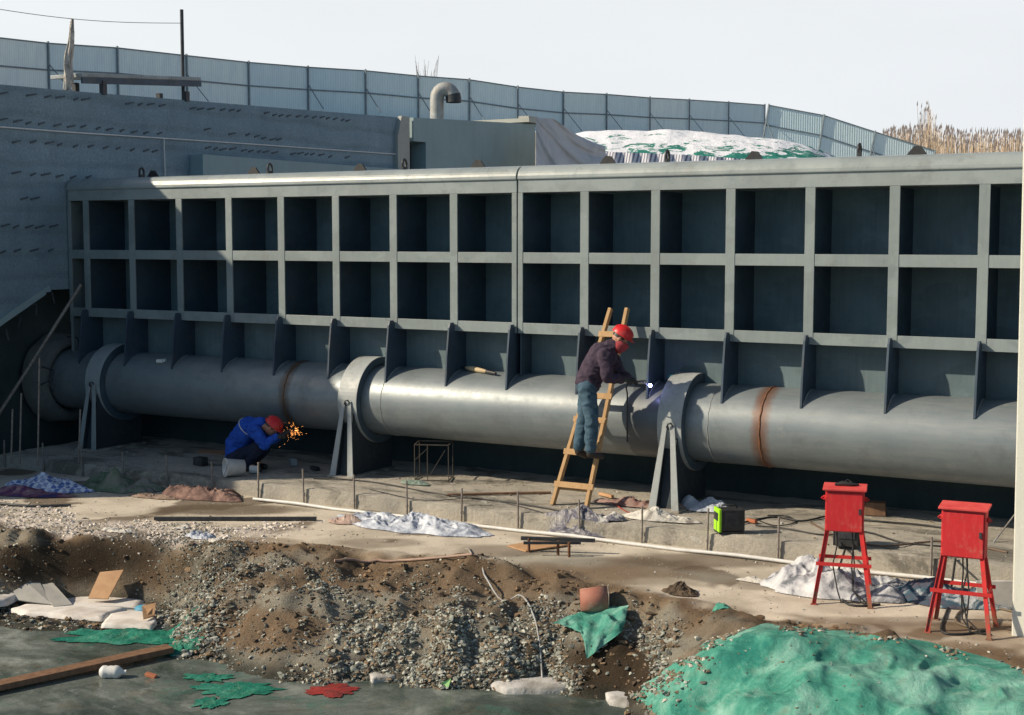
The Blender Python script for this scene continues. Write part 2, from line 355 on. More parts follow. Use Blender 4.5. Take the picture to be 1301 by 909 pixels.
rp=nt.nodes.new('ShaderNodeValToRGB');nt.links.new(sx.outputs[2],rp.inputs[0]);e=rp.color_ramp.elements
e[0].position=.19;e[0].color=(1,1,1,1);e[1].position=.46;e[1].color=(0,0,0,1)
hz=nt.nodes.new('ShaderNodeMapRange');hz.inputs[1].default_value=-1;hz.inputs[2].default_value=1;nt.links.new(sx.outputs[0],hz.inputs[0])
hy=nt.nodes.new('ShaderNodeMapRange');hy.inputs[1].default_value=.35;hy.inputs[2].default_value=-.35;nt.links.new(sx.outputs[1],hy.inputs[0])
hc=nt.nodes.new('ShaderNodeMix');hc.data_type='RGBA';nt.links.new(hz.outputs[0],hc.inputs[0]);hc.inputs[6].default_value=(.88,.92,.935,1);hc.inputs[7].default_value=(.75,.775,.83,1)
cn=nt.nodes.new('ShaderNodeTexNoise');cn.inputs['Scale'].default_value=2.2;cn.inputs['Detail'].default_value=5
cm=nt.nodes.new('ShaderNodeMapping');cm.inputs['Scale'].default_value=(1,1,4);nt.links.new(tc.outputs['Generated'],cm.inputs[0]);nt.links.new(cm.outputs[0],cn.inputs['Vector'])
cr_=nt.nodes.new('ShaderNodeMapRange');cr_.inputs[1].default_value=.3;cr_.inputs[2].default_value=.7;cr_.inputs[3].default_value=.965;cr_.inputs[4].default_value=1.035;nt.links.new(cn.outputs[0],cr_.inputs[0])
cs_=nt.nodes.new('ShaderNodeVectorMath');cs_.operation='SCALE';h2=nt.nodes.new('ShaderNodeMix');h2.data_type='RGBA';nt.links.new(hy.outputs[0],h2.inputs[0]);nt.links.new(hc.outputs[2],h2.inputs[6]);h2.inputs[7].default_value=(.24,.45,.64,1);nt.links.new(h2.outputs[2],cs_.inputs[0]);nt.links.new(cr_.outputs[0],cs_.inputs[3])
mx=nt.nodes.new('ShaderNodeMix');mx.data_type='RGBA';nt.links.new(rp.outputs[0],mx.inputs[0]);nt.links.new(sc_.outputs[0],mx.inputs[6]);nt.links.new(cs_.outputs[0],mx.inputs[7])
nt.links.new(mx.outputs[2],bg.inputs[0]);bg.inputs[1].default_value=1.0
cd=bpy.data.cameras.new('camera');co=bpy.data.objects.new('camera',cd);COL.objects.link(co);scene.camera=co
cd.lens=36*F/1301;cd.sensor_width=36;cd.sensor_fit='HORIZONTAL';cd.clip_end=3000;co.location=CAM;co.rotation_euler=(PI/2-PITCH,0,YAW)
scene.view_settings.view_transform='Standard';scene.view_settings.look='None';scene.view_settings.exposure=0
#@@SECTIONS
# ================================================================== THE GATE
GZ=3.40
GO=Vector((0,0,.75))
gate=empty('steel_gate',GO,'long grey steel flap gate with a grid of dark cells above a thick horizontal pipe','gate')
X0=-.41; X1=17.3
def ribs_x(): return [n*W for n in range(0,18) if n!=8]
# skin plates (rear plates closing the cells), set deeper above the second girder
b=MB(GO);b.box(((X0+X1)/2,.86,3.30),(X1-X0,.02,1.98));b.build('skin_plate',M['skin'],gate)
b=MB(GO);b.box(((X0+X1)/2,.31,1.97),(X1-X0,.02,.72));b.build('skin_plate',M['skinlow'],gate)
# top beam with rounded nose
def nose(x0,x1):
    poly=[(.0,4.20),(.0,4.372),(-.022,4.375)]
    for k in range(9):
        t=PI*(1-.5*k/8)-0;poly.append((.14+.165*math.cos(t),4.39+.165*math.sin(t)))
    poly+=[(.55,4.585),(.80,4.59),(.88,4.54),(.88,4.20)]
    b=MB(GO);b.prism(poly,'x',x0,x1)
    return b.build('top_beam',M['beam'],gate,bevel=.004)
XJ=8*W
nose(X0,XJ-.012);nose(XJ+.012,X1)
# horizontal girders: front flange + deep web
for zt,cut in ((3.40,0),(2.452,0)):
    b=MB(GO);xs=[X0]+sorted(ribs_x()+[XJ])+[X1]
    for a,c in zip(xs,xs[1:]):
        h=.06
        if a==XJ:a0=a+.083
        elif a==X0:a0=a
        else:a0=a+h
        c0=c-.083 if c==XJ else (c if c==X1 else c-h)
        if c0-a0>.02: b.box(((a0+c0)/2,.009,zt-.0725),(c0-a0,.018,.145))
    b.cur=1;b.box(((X0+X1)/2,.434,zt-.0725),(X1-X0,.83,.02))
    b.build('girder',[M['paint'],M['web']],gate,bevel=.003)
# vertical ribs
ribproto=None
def rib_mb(x,wd,nm='rib'):
    b=MB(GO);b.box((x,.006,(4.198+2.31)/2),(wd,.024,4.198-2.31));b.cur=1;b.box((x,.434,(4.19+2.31)/2),(.018,.83,4.19-2.31))
    b.box((x,.155,2.0),(.018,.29,.62))
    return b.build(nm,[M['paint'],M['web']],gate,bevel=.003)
for x in ribs_x(): rib_mb(x,.122)
rib_mb(XJ-.047,.074);rib_mb(XJ+.047,.074)
b=MB(GO);b.box((X0+.03,.006,3.2),(.07,.024,1.98));b.box((X0+.005,.434,3.2),(.018,.83,1.98));b.box((X0+.03,.10,1.97),(.06,.2,.6));b.build('rib',M['paint'],gate,bevel=.003)
# brackets between the second girder and the pipe
finpoly=[(.30,2.30),(.0,2.385),(-.03,2.425),(-.115,2.425),(-.145,2.36),(-.20,1.98),(-.235,1.56),(-.21,1.52),(.10,1.68),(.30,1.70)]
for n in range(0,18):
    x=n*W if n!=8 else XJ-.047
    b=MB(GO);b.prism([(p[0],p[1]) for p in finpoly],'x',x-.014,x+.014)
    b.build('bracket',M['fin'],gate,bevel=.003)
    # weld bead and cable scrap at the foot
    if n>1:
        b=MB(GO);pts=[]
        for k in range(7):
            a=PI/2+ .10+ .75*k/6; pts.append((x+.02,.17+.503*math.cos(a),1.25+.503*math.sin(a)))
        b.tube(pts,.008,5);b.build('weld_bead',M['galv'],gate)
# shaft
sh=MB(GO);n=128;sh.cyl((-.62,.17,1.25),(X1,.17,1.25),.5,n=n);sh.build('shaft',M['shaft'],gate)
for x in (SEAM1,SEAM2,6.05,10.98):
    b=MB(GO);pts=[(x+.004*math.sin(k*1.7),.17+.502*math.cos(2*PI*k/64),1.25+.502*math.sin(2*PI*k/64)) for k in range(65)]
    b.tube(pts,.010 if x in(SEAM1,SEAM2) else .004,6);b.build('weld_seam',M['rust'] if x in(SEAM1,SEAM2) else M['galv'],gate)
# lifting lugs on top
for px,py,ring in ((180,221,1),(194,221,0),(322,218,0),(343,217,1),(457,216,0),(514,214,1),(607,212,0),(772,207,0),(848,204,1),(958,201,0),(1092,195,1),(1165,193,0)):
    P=onY(px,py,.55);b=MB(GO)
    if ring:
        b.tube([(P.x,.55+.05*math.cos(t*PI/8),4.66+.07*math.sin(t*PI/8)) for t in range(17)],.018,8);b.box((P.x,.55,4.60),(.03,.12,.05))
    else:
        b.prism([(P.x-.12,4.585),(P.x+.12,4.585),(P.x+.05,4.68),(P.x-.03,4.69)],'y',.54,.57)
    b.build('lifting_lug',M['black'],gate)
# ------------------------------------------------------------------ bearing supports
def support(xc,label):
    o=(xc,-.45,SLAB);e=empty('bearing_support',o,label,'pipe support','bearing supports under the gate pipe')
    b=MB(o);w2=.165;n=72;c=(.17,1.25)
    ring=[]
    vs=[];fs=[]
    for x,r in ((xc-w2,.513),(xc-w2,.625),(xc+w2,.625),(xc+w2,.513)):
        for k in range(n):
            t=2*PI*k/n;vs.append((x,c[0]+r*math.cos(t),c[1]+r*math.sin(t)))
    for q in range(4):
        q2=(q+1)%4
        for k in range(n): fs.append((q*n+k,q*n+(k+1)%n,q2*n+(k+1)%n,q2*n+k))
    k0=len(b.mi);b.add(vs,fs,False)
    for k in range(2*n,3*n): b.mi[k0+k]=1  # right annulus gets the dark material, its shade painted in
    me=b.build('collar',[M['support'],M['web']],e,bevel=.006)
    for s in(-1,1):
        b=MB(o)
        # rib plate going back to the collar and its front flange
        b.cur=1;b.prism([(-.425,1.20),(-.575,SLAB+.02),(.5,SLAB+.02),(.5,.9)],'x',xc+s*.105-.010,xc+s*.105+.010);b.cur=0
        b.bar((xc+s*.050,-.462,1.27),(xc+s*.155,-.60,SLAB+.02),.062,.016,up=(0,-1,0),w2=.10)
        b.build('strut',[M['support'],M['support_shade']],e,bevel=.003)
    b=MB(o);b.prism([(-.36,1.1),(-.52,SLAB+.03),(.5,SLAB+.03),(.5,1.0)],'x',xc-.085,xc+.085);b.build('pedestal',M['support_shade'],e)
    b=MB(o);b.box((xc,-.08,SLAB+.014),(.44,1.12,.026));b.build('base_plate',M['slab'],e,bevel=.003)
    b=MB(o);b.tube([(xc+.0,-.47,1.22),(xc-.01,-.50,1.25),(xc+.01,-.51,1.29),(xc+.04,-.49,1.30),(xc+.06,-.475,1.26)],.012,6);b.build('hook',M['steel_dark'],e)
support(.52,'shaded grey collar and stand nearest the left wall')
support(5.56,'grey collar and stand with a sunlit top, between the crouching worker and the wire cage')
support(10.52,'sunlit grey collar and stand just right of the worker on the ladder')
# sill wall behind the pipe, under the gate
b=MB((8,1.2,0));b.box((8.4,1.35,.75),(17.6,.5,1.9));tag(b.build('sill_wall',M['darkwall']),'concrete sill wall behind the pipe, its dark colour standing for shadow','wall')
# ------------------------------------------------------------------ abutment wall on the left
WX=-.45
aw=empty('abutment_wall',(WX,2,0),'tall grey rough concrete side wall with rows of short dark tie marks','wall')
WO=(WX,2,0)
b=MB(WO)
b.prism([(-5.15,-1),(-5.15,5.9),(0,6.0),(9.64,6.27),(9.64,-1),(1.2,-1),(1.2,2.75),(-.40,2.75),(-1.5,2.2),(-3.3,1.0),(-3.5,-1)],'x',WX-.65,WX)
b.build('wall',M['wall'],aw)
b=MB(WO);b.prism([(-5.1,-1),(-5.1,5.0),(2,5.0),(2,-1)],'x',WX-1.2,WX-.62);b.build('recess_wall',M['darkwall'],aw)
# tie stubs in rows
b=MB(WO);random.seed(3)
rows=[((0,118),(450,153)),((0,152),(210,171)),((225,160),(360,178)),((0,178),(200,192)),((240,186),(450,200)),((0,219),(125,226)),((0,251),(75,253)),((0,287),(75,288)),((0,320),(75,318))]
for (xa,ya),(xb,yb) in rows:
    x=xa+random.uniform(3,12)
    while x<xb:
        y=ya+(yb-ya)*(x-xa)/(xb-xa)+random.uniform(-1,1)
        if random.random()<.88:
            P=onX(x,y,WX+.02);L=random.uniform(.045,.10)
            b.bar((WX+.004,P.y-L,P.z-.020),(WX+.012,P.y+L,P.z+.020),.02,.034,w2=.02,h2=.02)
        x+=random.choice((14,17,19,22))*(1-.0012*x)
b.build('tie_stub',simple('tie_steel',(.09,.11,.13),(.06,.08,.10),9,.8),aw)
# thin pale line of conduit along the wall with its drop
b=MB(WO);pts=[onX(x,y,WX+.04) for x,y in ((-20,160),(100,169),(208,176),(300,182),(400,189),(515,197))];b.tube(pts,.014,6)
b.build('conduit',M['white'],aw)
b=MB(WO);b.tube([onX(208,176,WX+.04),onX(210,228,WX+.04)],.012,6);b.build('conduit',M['white'],aw)
# ledge along the wall behind the gate and the beige end pier
b=MB(WO);b.box((WX+.16,6.3,3.3),(.31,6.7,3.6));b.build('ledge',M['wall2'],aw)
b=MB(WO);b.prism([(9.5,5.85),(9.66,6.30),(9.97,6.30),(9.97,1),(9.5,1)],'x',WX+.002,WX+.10);b.build('end_pier',M['wall3'],aw)
# coping kerb of the sloping recess edge + ragged rebars
b=MB(WO);b.bar((WX+.02,-3.3,1.02),(WX+.02,-1.5,2.24),.10,.05,up=(1,0,0));b.bar((WX+.02,-1.5,2.24),(WX+.02,-.42,2.78),.10,.05,up=(1,0,0));b.build('recess_edge',M['wall2'],aw)
random.seed(5)
for k in range(9):
    t=k/8;P=Vector((WX+.05,-3.0+2.5*t,1.25+1.45*t))
    b=MB(WO);q=P+Vector((.16,random.uniform(-.12,.02),-.16));b.tube([P,P+Vector((.12,0,.02)),q],.016,6);b.build('bent_rebar',M['steel_dark'],aw)
# concrete ring the pipe runs into
rg=empty('pipe_seat_ring',(WX-.1,.17,0),'pale broken concrete ring around the left end of the pipe','concrete ring')
b=MB((WX-.1,.17,0));vs=[];fs=[];n=48
for x,r in ((WX-.35,.52),(WX-.10,.54),(WX-.06,.58),(WX-.10,.70),(WX-.5,.76)):
    for k in range(n):
        t=2*PI*k/n;rr=r*(1+.03*N(math.cos(t)*3,math.sin(t)*3,x*4));vs.append((x,.17+rr*math.cos(t),1.25+rr*math.sin(t)))
for q in range(4):
    for k in range(n): fs.append((q*n+k,q*n+(k+1)%n,(q+1)*n+(k+1)%n,(q+1)*n+k))
b.add(vs,fs,True);b.build('ring',concrete('broken_concrete',(.20,.21,.20),(.11,.12,.12),(.07,.08,.08),bs=1.0),rg)
for k in (0,2,5,6,9,13):
    t=R(70+k*13+k*k);r=.72;P=Vector((WX-.1,.17+r*math.cos(t),1.25+r*math.sin(t)));b=MB((WX-.1,.17,0))
    q=P+Vector((.25,random.uniform(-.1,.1),random.uniform(-.05,.1)));b.tube([P,P.lerp(q,.6),q,q+Vector((.03,random.uniform(-.1,.1),-.18))],.011,5);b.build('rebar_end',M['steel_dark'],rg)
# leaning prop pole
A=onY(103,362,-.12);B=onY(-40,585,-1.7);B=A+(B-A)*((A.z-SLAB)/(A.z-B.z)) if B.z<A.z else B
b=MB(A);b.tube([A,A.lerp(B,.5)+Vector((0,0,-.02)),B],.028,8);tag(b.build('prop_pole',M['steel_rod']),'thin pale pole leaning against the left end of the gate','pole')
# loose upright bars standing in the dark corner on the left
for k,(x,y0,y1) in enumerate(((25,590,500),(48,592,455),(14,590,520),(100,588,520),(535,0,0))):
    if not y0:continue
    P=onZ(x,y0,SLAB);Q=onY(x+2,y1,P.y);b=MB(P);b.tube([P,Q],.014,6)
    tag(b.build('upright_bar',M['steel_rod']),'thin rusty bar standing in the dark corner beside the pipe end','bar','bars in the left corner')
# ------------------------------------------------------------------ block behind the gate
BO=Vector((-.3,13.5,5.2))
blk=empty('pump_room',BO,'flat grey green concrete block with a dark opening, rising behind the gate','building')
yR=onX(680,160,-.3).y
za=onX(513,148,-.3).z; zb=onX(680,158,-.3).z
yo0=10.05;P0=onX(541,181,-.3);P1=onX(541,211,-.3)
b=MB(BO);x0=-3.6;x1=-.3
def pr(y0,y1,z0a,z0b,z1a,z1b,xa=x0,xb=x1):
    vs=[(xa,y0,z0a),(xb,y0,z0a),(xb,y1,z0b),(xa,y1,z0b),(xa,y0,z1a),(xb,y0,z1a),(xb,y1,z1b),(xa,y1,z1b)]
    b.add(vs,[(3,2,1,0),(4,5,6,7),(0,1,5,4),(1,2,6,5),(2,3,7,6),(3,0,4,7)])
yo1=P0.y;zt=P0.z;zl=P1.z
zo=za+(zb-za)*(yo1-yo0)/(yR-yo0)
pr(yo0,yo1,zt,zt,za,zo);pr(yo0,yo1,3.0,3.0,zl-.1,zl-.1);pr(yo1+.001,yR,3.0,3.0,zo,zb)
b.build('wall',M['wall2'],blk)
b=MB(BO);b.box((-1.3,(yo0+yo1)/2,(zt+zl)/2),(1.2,yo1-yo0-.02,zt-zl+.3));b.build('opening_shade',M['black'],blk)  # black block added to paint the darkness inside the opening
b=MB(BO);b.box((-1.9,yR-.15,zb+.06),(3.5,.9,.10));b.box((-.34,yR-.3,zb+.13),(.3,.5,.08));b.build('roof_slab',M['wall3'],blk)
# gooseneck vent pipe on the roof
P=onX(555,152,-.9);d=P
b=MB(P);base=P-Vector((0,0,.25));top=onX(555,126,-.9)
r=.115*1.45;pts=[base,P,P.lerp(top,.6),top];dirx=RT
for k in range(1,9):
    t=PI*k/8*.98;pts.append(top+dirx*(.20-.20*math.cos(t))*1.0+Vector((0,0,.24*math.sin(t))))
pts.append(pts[-1]+Vector((0,0,-.10)))
v=empty('vent_pipe',base,'grey gooseneck vent pipe standing on the block behind the gate','vent')
b=MB(base);b.tube(pts[:-1],[r]*4+[r*1.02]*8,16,cap=False);b.build('bent_tube',M['galv'],v)
b=MB(base);b.tube(pts[-3:],r*1.12,16,cap=False);b.cyl(pts[-1]+Vector((0,0,.05)),pts[-1]+Vector((0,0,.06)),r*.98,n=16);b.build('mouth',M['steel_dark'],v)
# ------------------------------------------------------------------ platform, poles and cable on the wall
def wtop(y): return 6.0+.027*y
P=onX(112,108,-.8);Q=onX(218,118,-.8)
pf=empty('work_platform',(-.8,(P.y+Q.y)/2,wtop(P.y)),'low pale plank platform on short legs on top of the left wall','platform')
o=pf.location.copy();A=onX(84,97,-.8);B=onX(236,102,-.8)
b=MB(o);b.bar(A,B,.75,.06);b.build('deck',M['support'],pf,bevel=.004)
b=MB(o);b.bar(A+Vector((.36,0,-.09)),B+Vector((.36,0,-.09)),.04,.10);b.build('edge_rail',M['fin'],pf)
for p in (P,Q):
    for xx in(-.45,-1.1):
        b=MB(o);b.bar((xx,p.y,wtop(p.y)-.02),(xx,p.y,A.z-.05),.09,.09);b.build('leg',M['steel_dark'],pf)
P=onX(233,126,-.55);T=onX(233.5,13,-.55)
b=MB(P);b.cyl((P.x,P.y,wtop(P.y)-.05),(P.x,P.y,T.z),.032,n=10);tag(b.build('steel_pole',M['steel_dark']),'tall thin dark steel pole rising above the left wall','pole')
P2=onX(86,112,-.6);T2=onX(92,25,-.6)
wp=empty('wrapped_pole',(P2.x,P2.y,wtop(P2.y)-.02),'short pole wrapped in ragged pale cloth on top of the left wall','pole')
o=wp.location.copy();b=MB(o);b.cyl(o,T2,.025,n=8);b.build('pole',M['steel_rod'],wp)
def wrapf(u,v):
    t=.03+.93*v;p=o.lerp(T2,t);a=u*2*PI
    r=(.02+(.042)*max(0,math.sin(PI*min(1,t*1.02)))**.5*(1.25-.75*t))*(1+.55*N(math.cos(a)*1.5,math.sin(a)*1.5,v*3.2+2)+.22*math.sin(a*5+v*6))
    q=p+Vector((math.cos(a)*r*.8,math.sin(a)*r*1.2,0))+RT*(.05*N(v*3,1,4)-.03*(1-t))
    q.z+=.03*N(math.cos(a)*2,math.sin(a)*2,v*5);return q
grid_mesh('cloth_wrap',28,40,wrapf,cloth('pale_rag',(.62,.58,.53),(.42,.39,.35),9,c3=(.24,.21,.19)),wp,org=o)
b=MB(T);C0=onX(-60,2,-.6);pts=[]
for k in range(15):
    t=k/14;p=C0.lerp(Vector((P.x,P.y,onX(233,30,-.55).z)),t);p.z-=.10*math.sin(PI*t);pts.append(p)
b.tube(pts,.006,5);tag(b.build('overhead_cable',M['galv']),'thin cable strung from the tall pole towards the left edge','cable')
# ------------------------------------------------------------------ site fence on the high ground behind
FS=simple('fence_steel',(.20,.25,.28),(.14,.18,.21),5,.6)
def panel_mat():
    m=NT('fence_sheet');w_=m.n('ShaderNodeTexWave');w_.wave_type='BANDS';w_.bands_direction='X';w_.inputs['Scale'].default_value=2.6;w_.inputs['Distortion'].default_value=0;m.l(m.tc,w_.inputs[0])
    ri=m.n('ShaderNodeObjectInfo');c=m.mix(ri.outputs['Random'],(.62,.79,.84),(.80,.90,.88))
    c=m.mix(m.math('MULTIPLY',m.ramp(m.noise(1.3,7,.75,m.mapping((2,2,.5))),[(.42,0),(.7,1)]),.55),c,(.52,.66,.72))
    c=m.mix(m.math('MULTIPLY',m.ramp(m.noise(2.5,7,.8),[(.60,0),(.70,1)]),.4),c,(.30,.25,.19))
    c=m.mix(.35,c,m.ramp(w_.outputs[1],[(0,.78),(.5,1.05)]),'MULTIPLY');m.col(c);m.set(.5,0,.4);m.bump(w_.outputs[1],.35,.02);return m.m
PM=panel_mat()
def fence(name,label,posts,hts,drop=1.0):
    # posts: world base/top pairs
    o=posts[0][0];e=empty(name,o,label,'fence')
    for i,((a0,a1),(b0,b1)) in enumerate(zip(posts,posts[1:])):
        u=(b0-a0);L=u.length;ang=math.atan2(u.y,u.x)
        me=bpy.data.meshes.new('sheet');g=.02/L
        q=[a0+u*g,b0-u*g,b1.lerp(a1,g),a1.lerp(b1,g)]
        rm=Matrix.Rotation(-ang,3,'Z');c=a0
        back=Vector((-u.y,u.x,0)).normalized()*.012
        vs=[rm@(p-c) for p in q]+[rm@(p+back-c) for p in q]
        me.from_pydata(vs,[],[(0,1,2,3),(7,6,5,4),(0,4,5,1),(1,5,6,2),(2,6,7,3),(3,7,4,0)]);me.update()
        s=link('sheet_panel',me,PM,e);s.location=c-o;s.rotation_euler=(0,0,ang)
        b=MB(o);am=a0.lerp(a1,.5);bm_=b0.lerp(b1,.5);fr=-back*4
        b.bar(am+fr*.6,bm_+fr*.6,.03,.06,up=(0,0,1));b.bar(a1+fr*.3,b1+fr*.3,.04,.05);b.build('rail',FS,e)
    for i,(a0,a1) in enumerate(posts):
        j=min(i,len(posts)-2);u=(posts[j+1][0]-posts[j][0]).normalized();fr=Vector((u.y,-u.x,0))*.05
        b=MB(o);b.bar(a0+fr,a1+fr+Vector((0,0,.07)),.07,.07,up=(0,1,0));b.build('post',FS,e)
        if i%2==0 or i>6:
            b=MB(o);b.bar(a0.lerp(a1,.62)+fr,a0.lerp(a1,.05)+fr+u*.55+fr*16,.035,.035);b.build('brace',FS,e)
FT=[(-75,40),(-8,47),(60,56),(148,61),(236,70),(315,79),(391,86),(464,91),(531,96),(596,101),(657,110),(715,118),(770,121),(825,125),(875,127),(925,130),(971,133)]
DP=lambda x: lerp([(-80,50),(0,53.5),(60,56),(391,66.5),(657,70),(825,76),(972,83)],x)
HT=lambda x: 2.12
posts=[]
for x,y in FT:
    t=dep(x,y+.9*math.sin(x*.7),DP(x));posts.append((t-Vector((0,0,HT(x))),t))
fence('site_fence','long pale blue sheet metal fence with dark posts along the high ground',posts,None)
F2=[(977,134,73),(1047,147,73),(1112,168,73),(1188,192,73)]
p2=[]
for i,(x,y,D) in enumerate(F2):
    t=dep(x,y,D);lean=(-.35,-.30,-.42,-.3)[i];p2.append((t-Vector((0,0,2.05))+RT*lean,t))
fence('leaning_fence','leaning run of pale sheet fence sinking towards the dry reeds at the right',p2,None)
FBASE=[p[0] for p in posts]+[p[0] for p in p2]
# bare shrub above the fence
random.seed(11)
P=dep(541,103,72);P.z-=2.6;b=MB(P)
for k in range(26):
    a=random.uniform(-.5,.5);h=random.uniform(2.6,3.9);q=P+RT*(a*h*.35)+Vector((0,0,h));m_=P.lerp(q,.5)+RT*random.uniform(-.2,.2)
    b.tube([P+RT*random.uniform(-.4,.4),m_,q],[.02,.014,.006],4,cap=False)
tag(b.build('bare_shrub',simple('bare_twig',(.30,.25,.22),(.22,.18,.16)),normals=False),'thin leafless shrub poking above the fence behind the vent pipe','shrub')
# reeds
b=MB((0,0,0));random.seed(12)
me=[]
fl=MB((0,0,0))
for k in range(2600):
    x=random.uniform(1085,1345) if k>200 else random.uniform(1050,1130);D=random.uniform(80,96)
    if k<60: x=random.uniform(1168,1185)
    tall=lerp([(1050,150),(1085,190),(1110,182),(1135,168),(1180,165),(1230,172),(1290,173),(1345,175)],x) if x>1085 else 192
    yb=218;yt=tall+random.uniform(-4,22)
    if k<60:yt=random.uniform(133,165)
    Bp=dep(x,yb,D);Tp=dep(x+random.uniform(-4,5),yt,D)
    r=.011
    sd_=Vector((random.uniform(-1,1),random.uniform(-1,1),0)).normalized()*r*1.6
    b.add([Bp-sd_,Bp+sd_,Tp+sd_*.5,Tp-sd_*.5],[(0,1,2,3)])
    if random.random()<.5:
        q=Tp;u=(Tp-Bp).normalized();s2=RT*.035*random.uniform(.6,1.4)
        fl.add([q-u*.02,q+s2+u*.12,q+u*random.uniform(.25,.45)+RT*.03,q-s2+u*.12],[(0,1,2,3)])
rm_=simple('dry_reed_stems',(.56,.46,.34),(.42,.33,.24),.8,.9,bump=0);rf_=simple('dry_reed_plumes',(.36,.28,.25),(.52,.44,.38),2,.9,bump=0)
o=b.build('dry_reeds',rm_,normals=False);tag(o,'band of dry tan reeds on the skyline at the right','reeds',kind='stuff')
o=fl.build('reed_plumes',rf_,o,normals=False);o['kind']='stuff'
# ------------------------------------------------------------------ snow covered heap with green net, grey tarpaulin, striped sacking
def heap_mat():
    m=NT('snowy_net_heap');at=m.n('ShaderNodeSeparateXYZ');m.l(m.tc,at.inputs[0])
    nz=m.noise(1.1,8,.75,m.mapping((1.3,1.3,3.0)),.8);f=m.math('ADD',nz,m.math('MULTIPLY',at.outputs[2],-.17))
    n=m.ramp(f,[(.405,0),(.425,1)]);gr=m.ramp(m.noise(3,5),[(.3,(.01,.12,.10)),(.7,(.04,.27,.21))])
    c=m.mix(n,(.80,.82,.88),gr);m.col(c);m.set(.8,0,.2);m.bump(m.noise(3,6,.7),.6,.1);return m.m
HT_=[(700,176),(740,169),(850,167),(930,172),(985,177),(1030,188),(1058,204)]
def heap(u,v):
    x=690+u*375;yt=lerp(HT_,x);a=dep(x,209,40);z0=a.z-.55
    c=dep(x,yt,46);n=.10*FB(x*.02,v*3,1)
    t=v;
    if t<.6:
        s=t/.6;p=a.lerp(c,s);p.z=z0+(c.z-z0)*(math.sin(s*PI/2)**.8)
    else:
        s=(t-.6)/.4;p=c+Vector((0,8*s,0));p.z=c.z-1.2*s*s
    p.z+=n*math.sin(PI*min(1,t*1.2))*.7
    return p
c0=dep(880,205,42);c0.z=dep(880,207,40).z
o=grid_mesh('snowy_heap',140,50,heap,heap_mat(),org=c0);o.location=c0;tag(o,'long heap under green net mostly hidden by snow behind the gate','heap')
TM=cloth('grey_tarpaulin',(.46,.47,.49),(.54,.55,.57),1.2,.8,bump=.08)
def tarp(u,v):
    xl=681;yt=lerp([(0,150),(.25,151),(.4,160),(.6,172),(.8,180),(1,186)],u);xr=769
    x=xl+(xr-xl)*u;y=yt+(214-yt)*v*1.45
    ang=math.atan2(v+.12,u+.12);rr_=math.hypot(u,v);f=.13*math.sin(ang*15+2.0*N(u*2,v*2)+rr_*2)*min(1,rr_*1.6)+.035*math.sin(ang*37+rr_*4)
    return dep(x,y,34.5+3*u+f-.9*v)
c0=dep(700,214,34.5);o=grid_mesh('grey_tarpaulin',90,40,tarp,TM,org=c0);o.location=c0;tag(o,'grey tarpaulin hanging in folds beside the concrete block','tarpaulin')
sm=NT('striped_sacking');w_=sm.n('ShaderNodeTexWave');w_.bands_direction='X';w_.inputs['Scale'].default_value=3.8;w_.inputs['Distortion'].default_value=.4;sm.l(sm.tc,w_.inputs[0]);sm.col(sm.ramp(w_.outputs[1],[(.30,(.18,.20,.28)),(.5,(.66,.66,.70))]));sm.set(.8)
def sack(u,v):
    x=765+u*205;y=lerp([(0,193),(.3,195),(.6,198),(1,204)],u)+v*42
    return dep(x,y,38.2-.3*v+.05*math.sin(u*60))
c0=dep(850,214,38);o=grid_mesh('striped_sacking',80,6,sack,sm.m,org=c0);o.location=c0;tag(o,'blue and white striped sacking along the foot of the snowy heap','sacking')
# ------------------------------------------------------------------ cream post at the right edge
P=onZ(1285,808,0)
b=MB((P.x+.25,P.y+.25,0));b.box((P.x+.25,P.y+.25,4.4),(.5,.5,9.0));o=b.build('concrete_post',M['post'],None,bevel=.012);o.location=(P.x+.25,P.y+.25,0);o.rotation_euler=(0,R(-.40),0);tag(o,'tall cream painted square post at the right edge','post')
# ================================================================== GROUND
CR=[(-4,-4.5),(3,-4.6),(4,-4.85),(5.7,-4.35),(6.5,-3.9),(7.5,-3.75),(9.4,-3.4),(10.6,-3.35),(12,-3.75),(13.3,-4.0),(16,-4.2),(20,-4.5)]
FT_=[(-4,-5.5),(3,-5.65),(4.5,-5.75),(6.0,-5.25),(6.7,-5.15),(7.5,-5.85),(9.3,-5.7),(10.2,-5.3),(11.15,-4.85),(12,-4.95),(12.6,-5.5),(13.3,-6.6),(14,-8),(16,-10),(20,-11)]
def tt(X,Y): 
    c=lerp(CR,X);f=lerp(FT_,X);return (c-Y)/(c-f)
FC=onZ(100,779,-.66)
def shelf(X,Y):
    d=Vector((X-FC.x,Y-FC.y));u=(d.x*RT.x+d.y*RT.y)/1.05;v=(-d.x*RT.y+d.y*RT.x)/.62
    return sst(1.45,.9,math.sqrt(u*u+v*v))
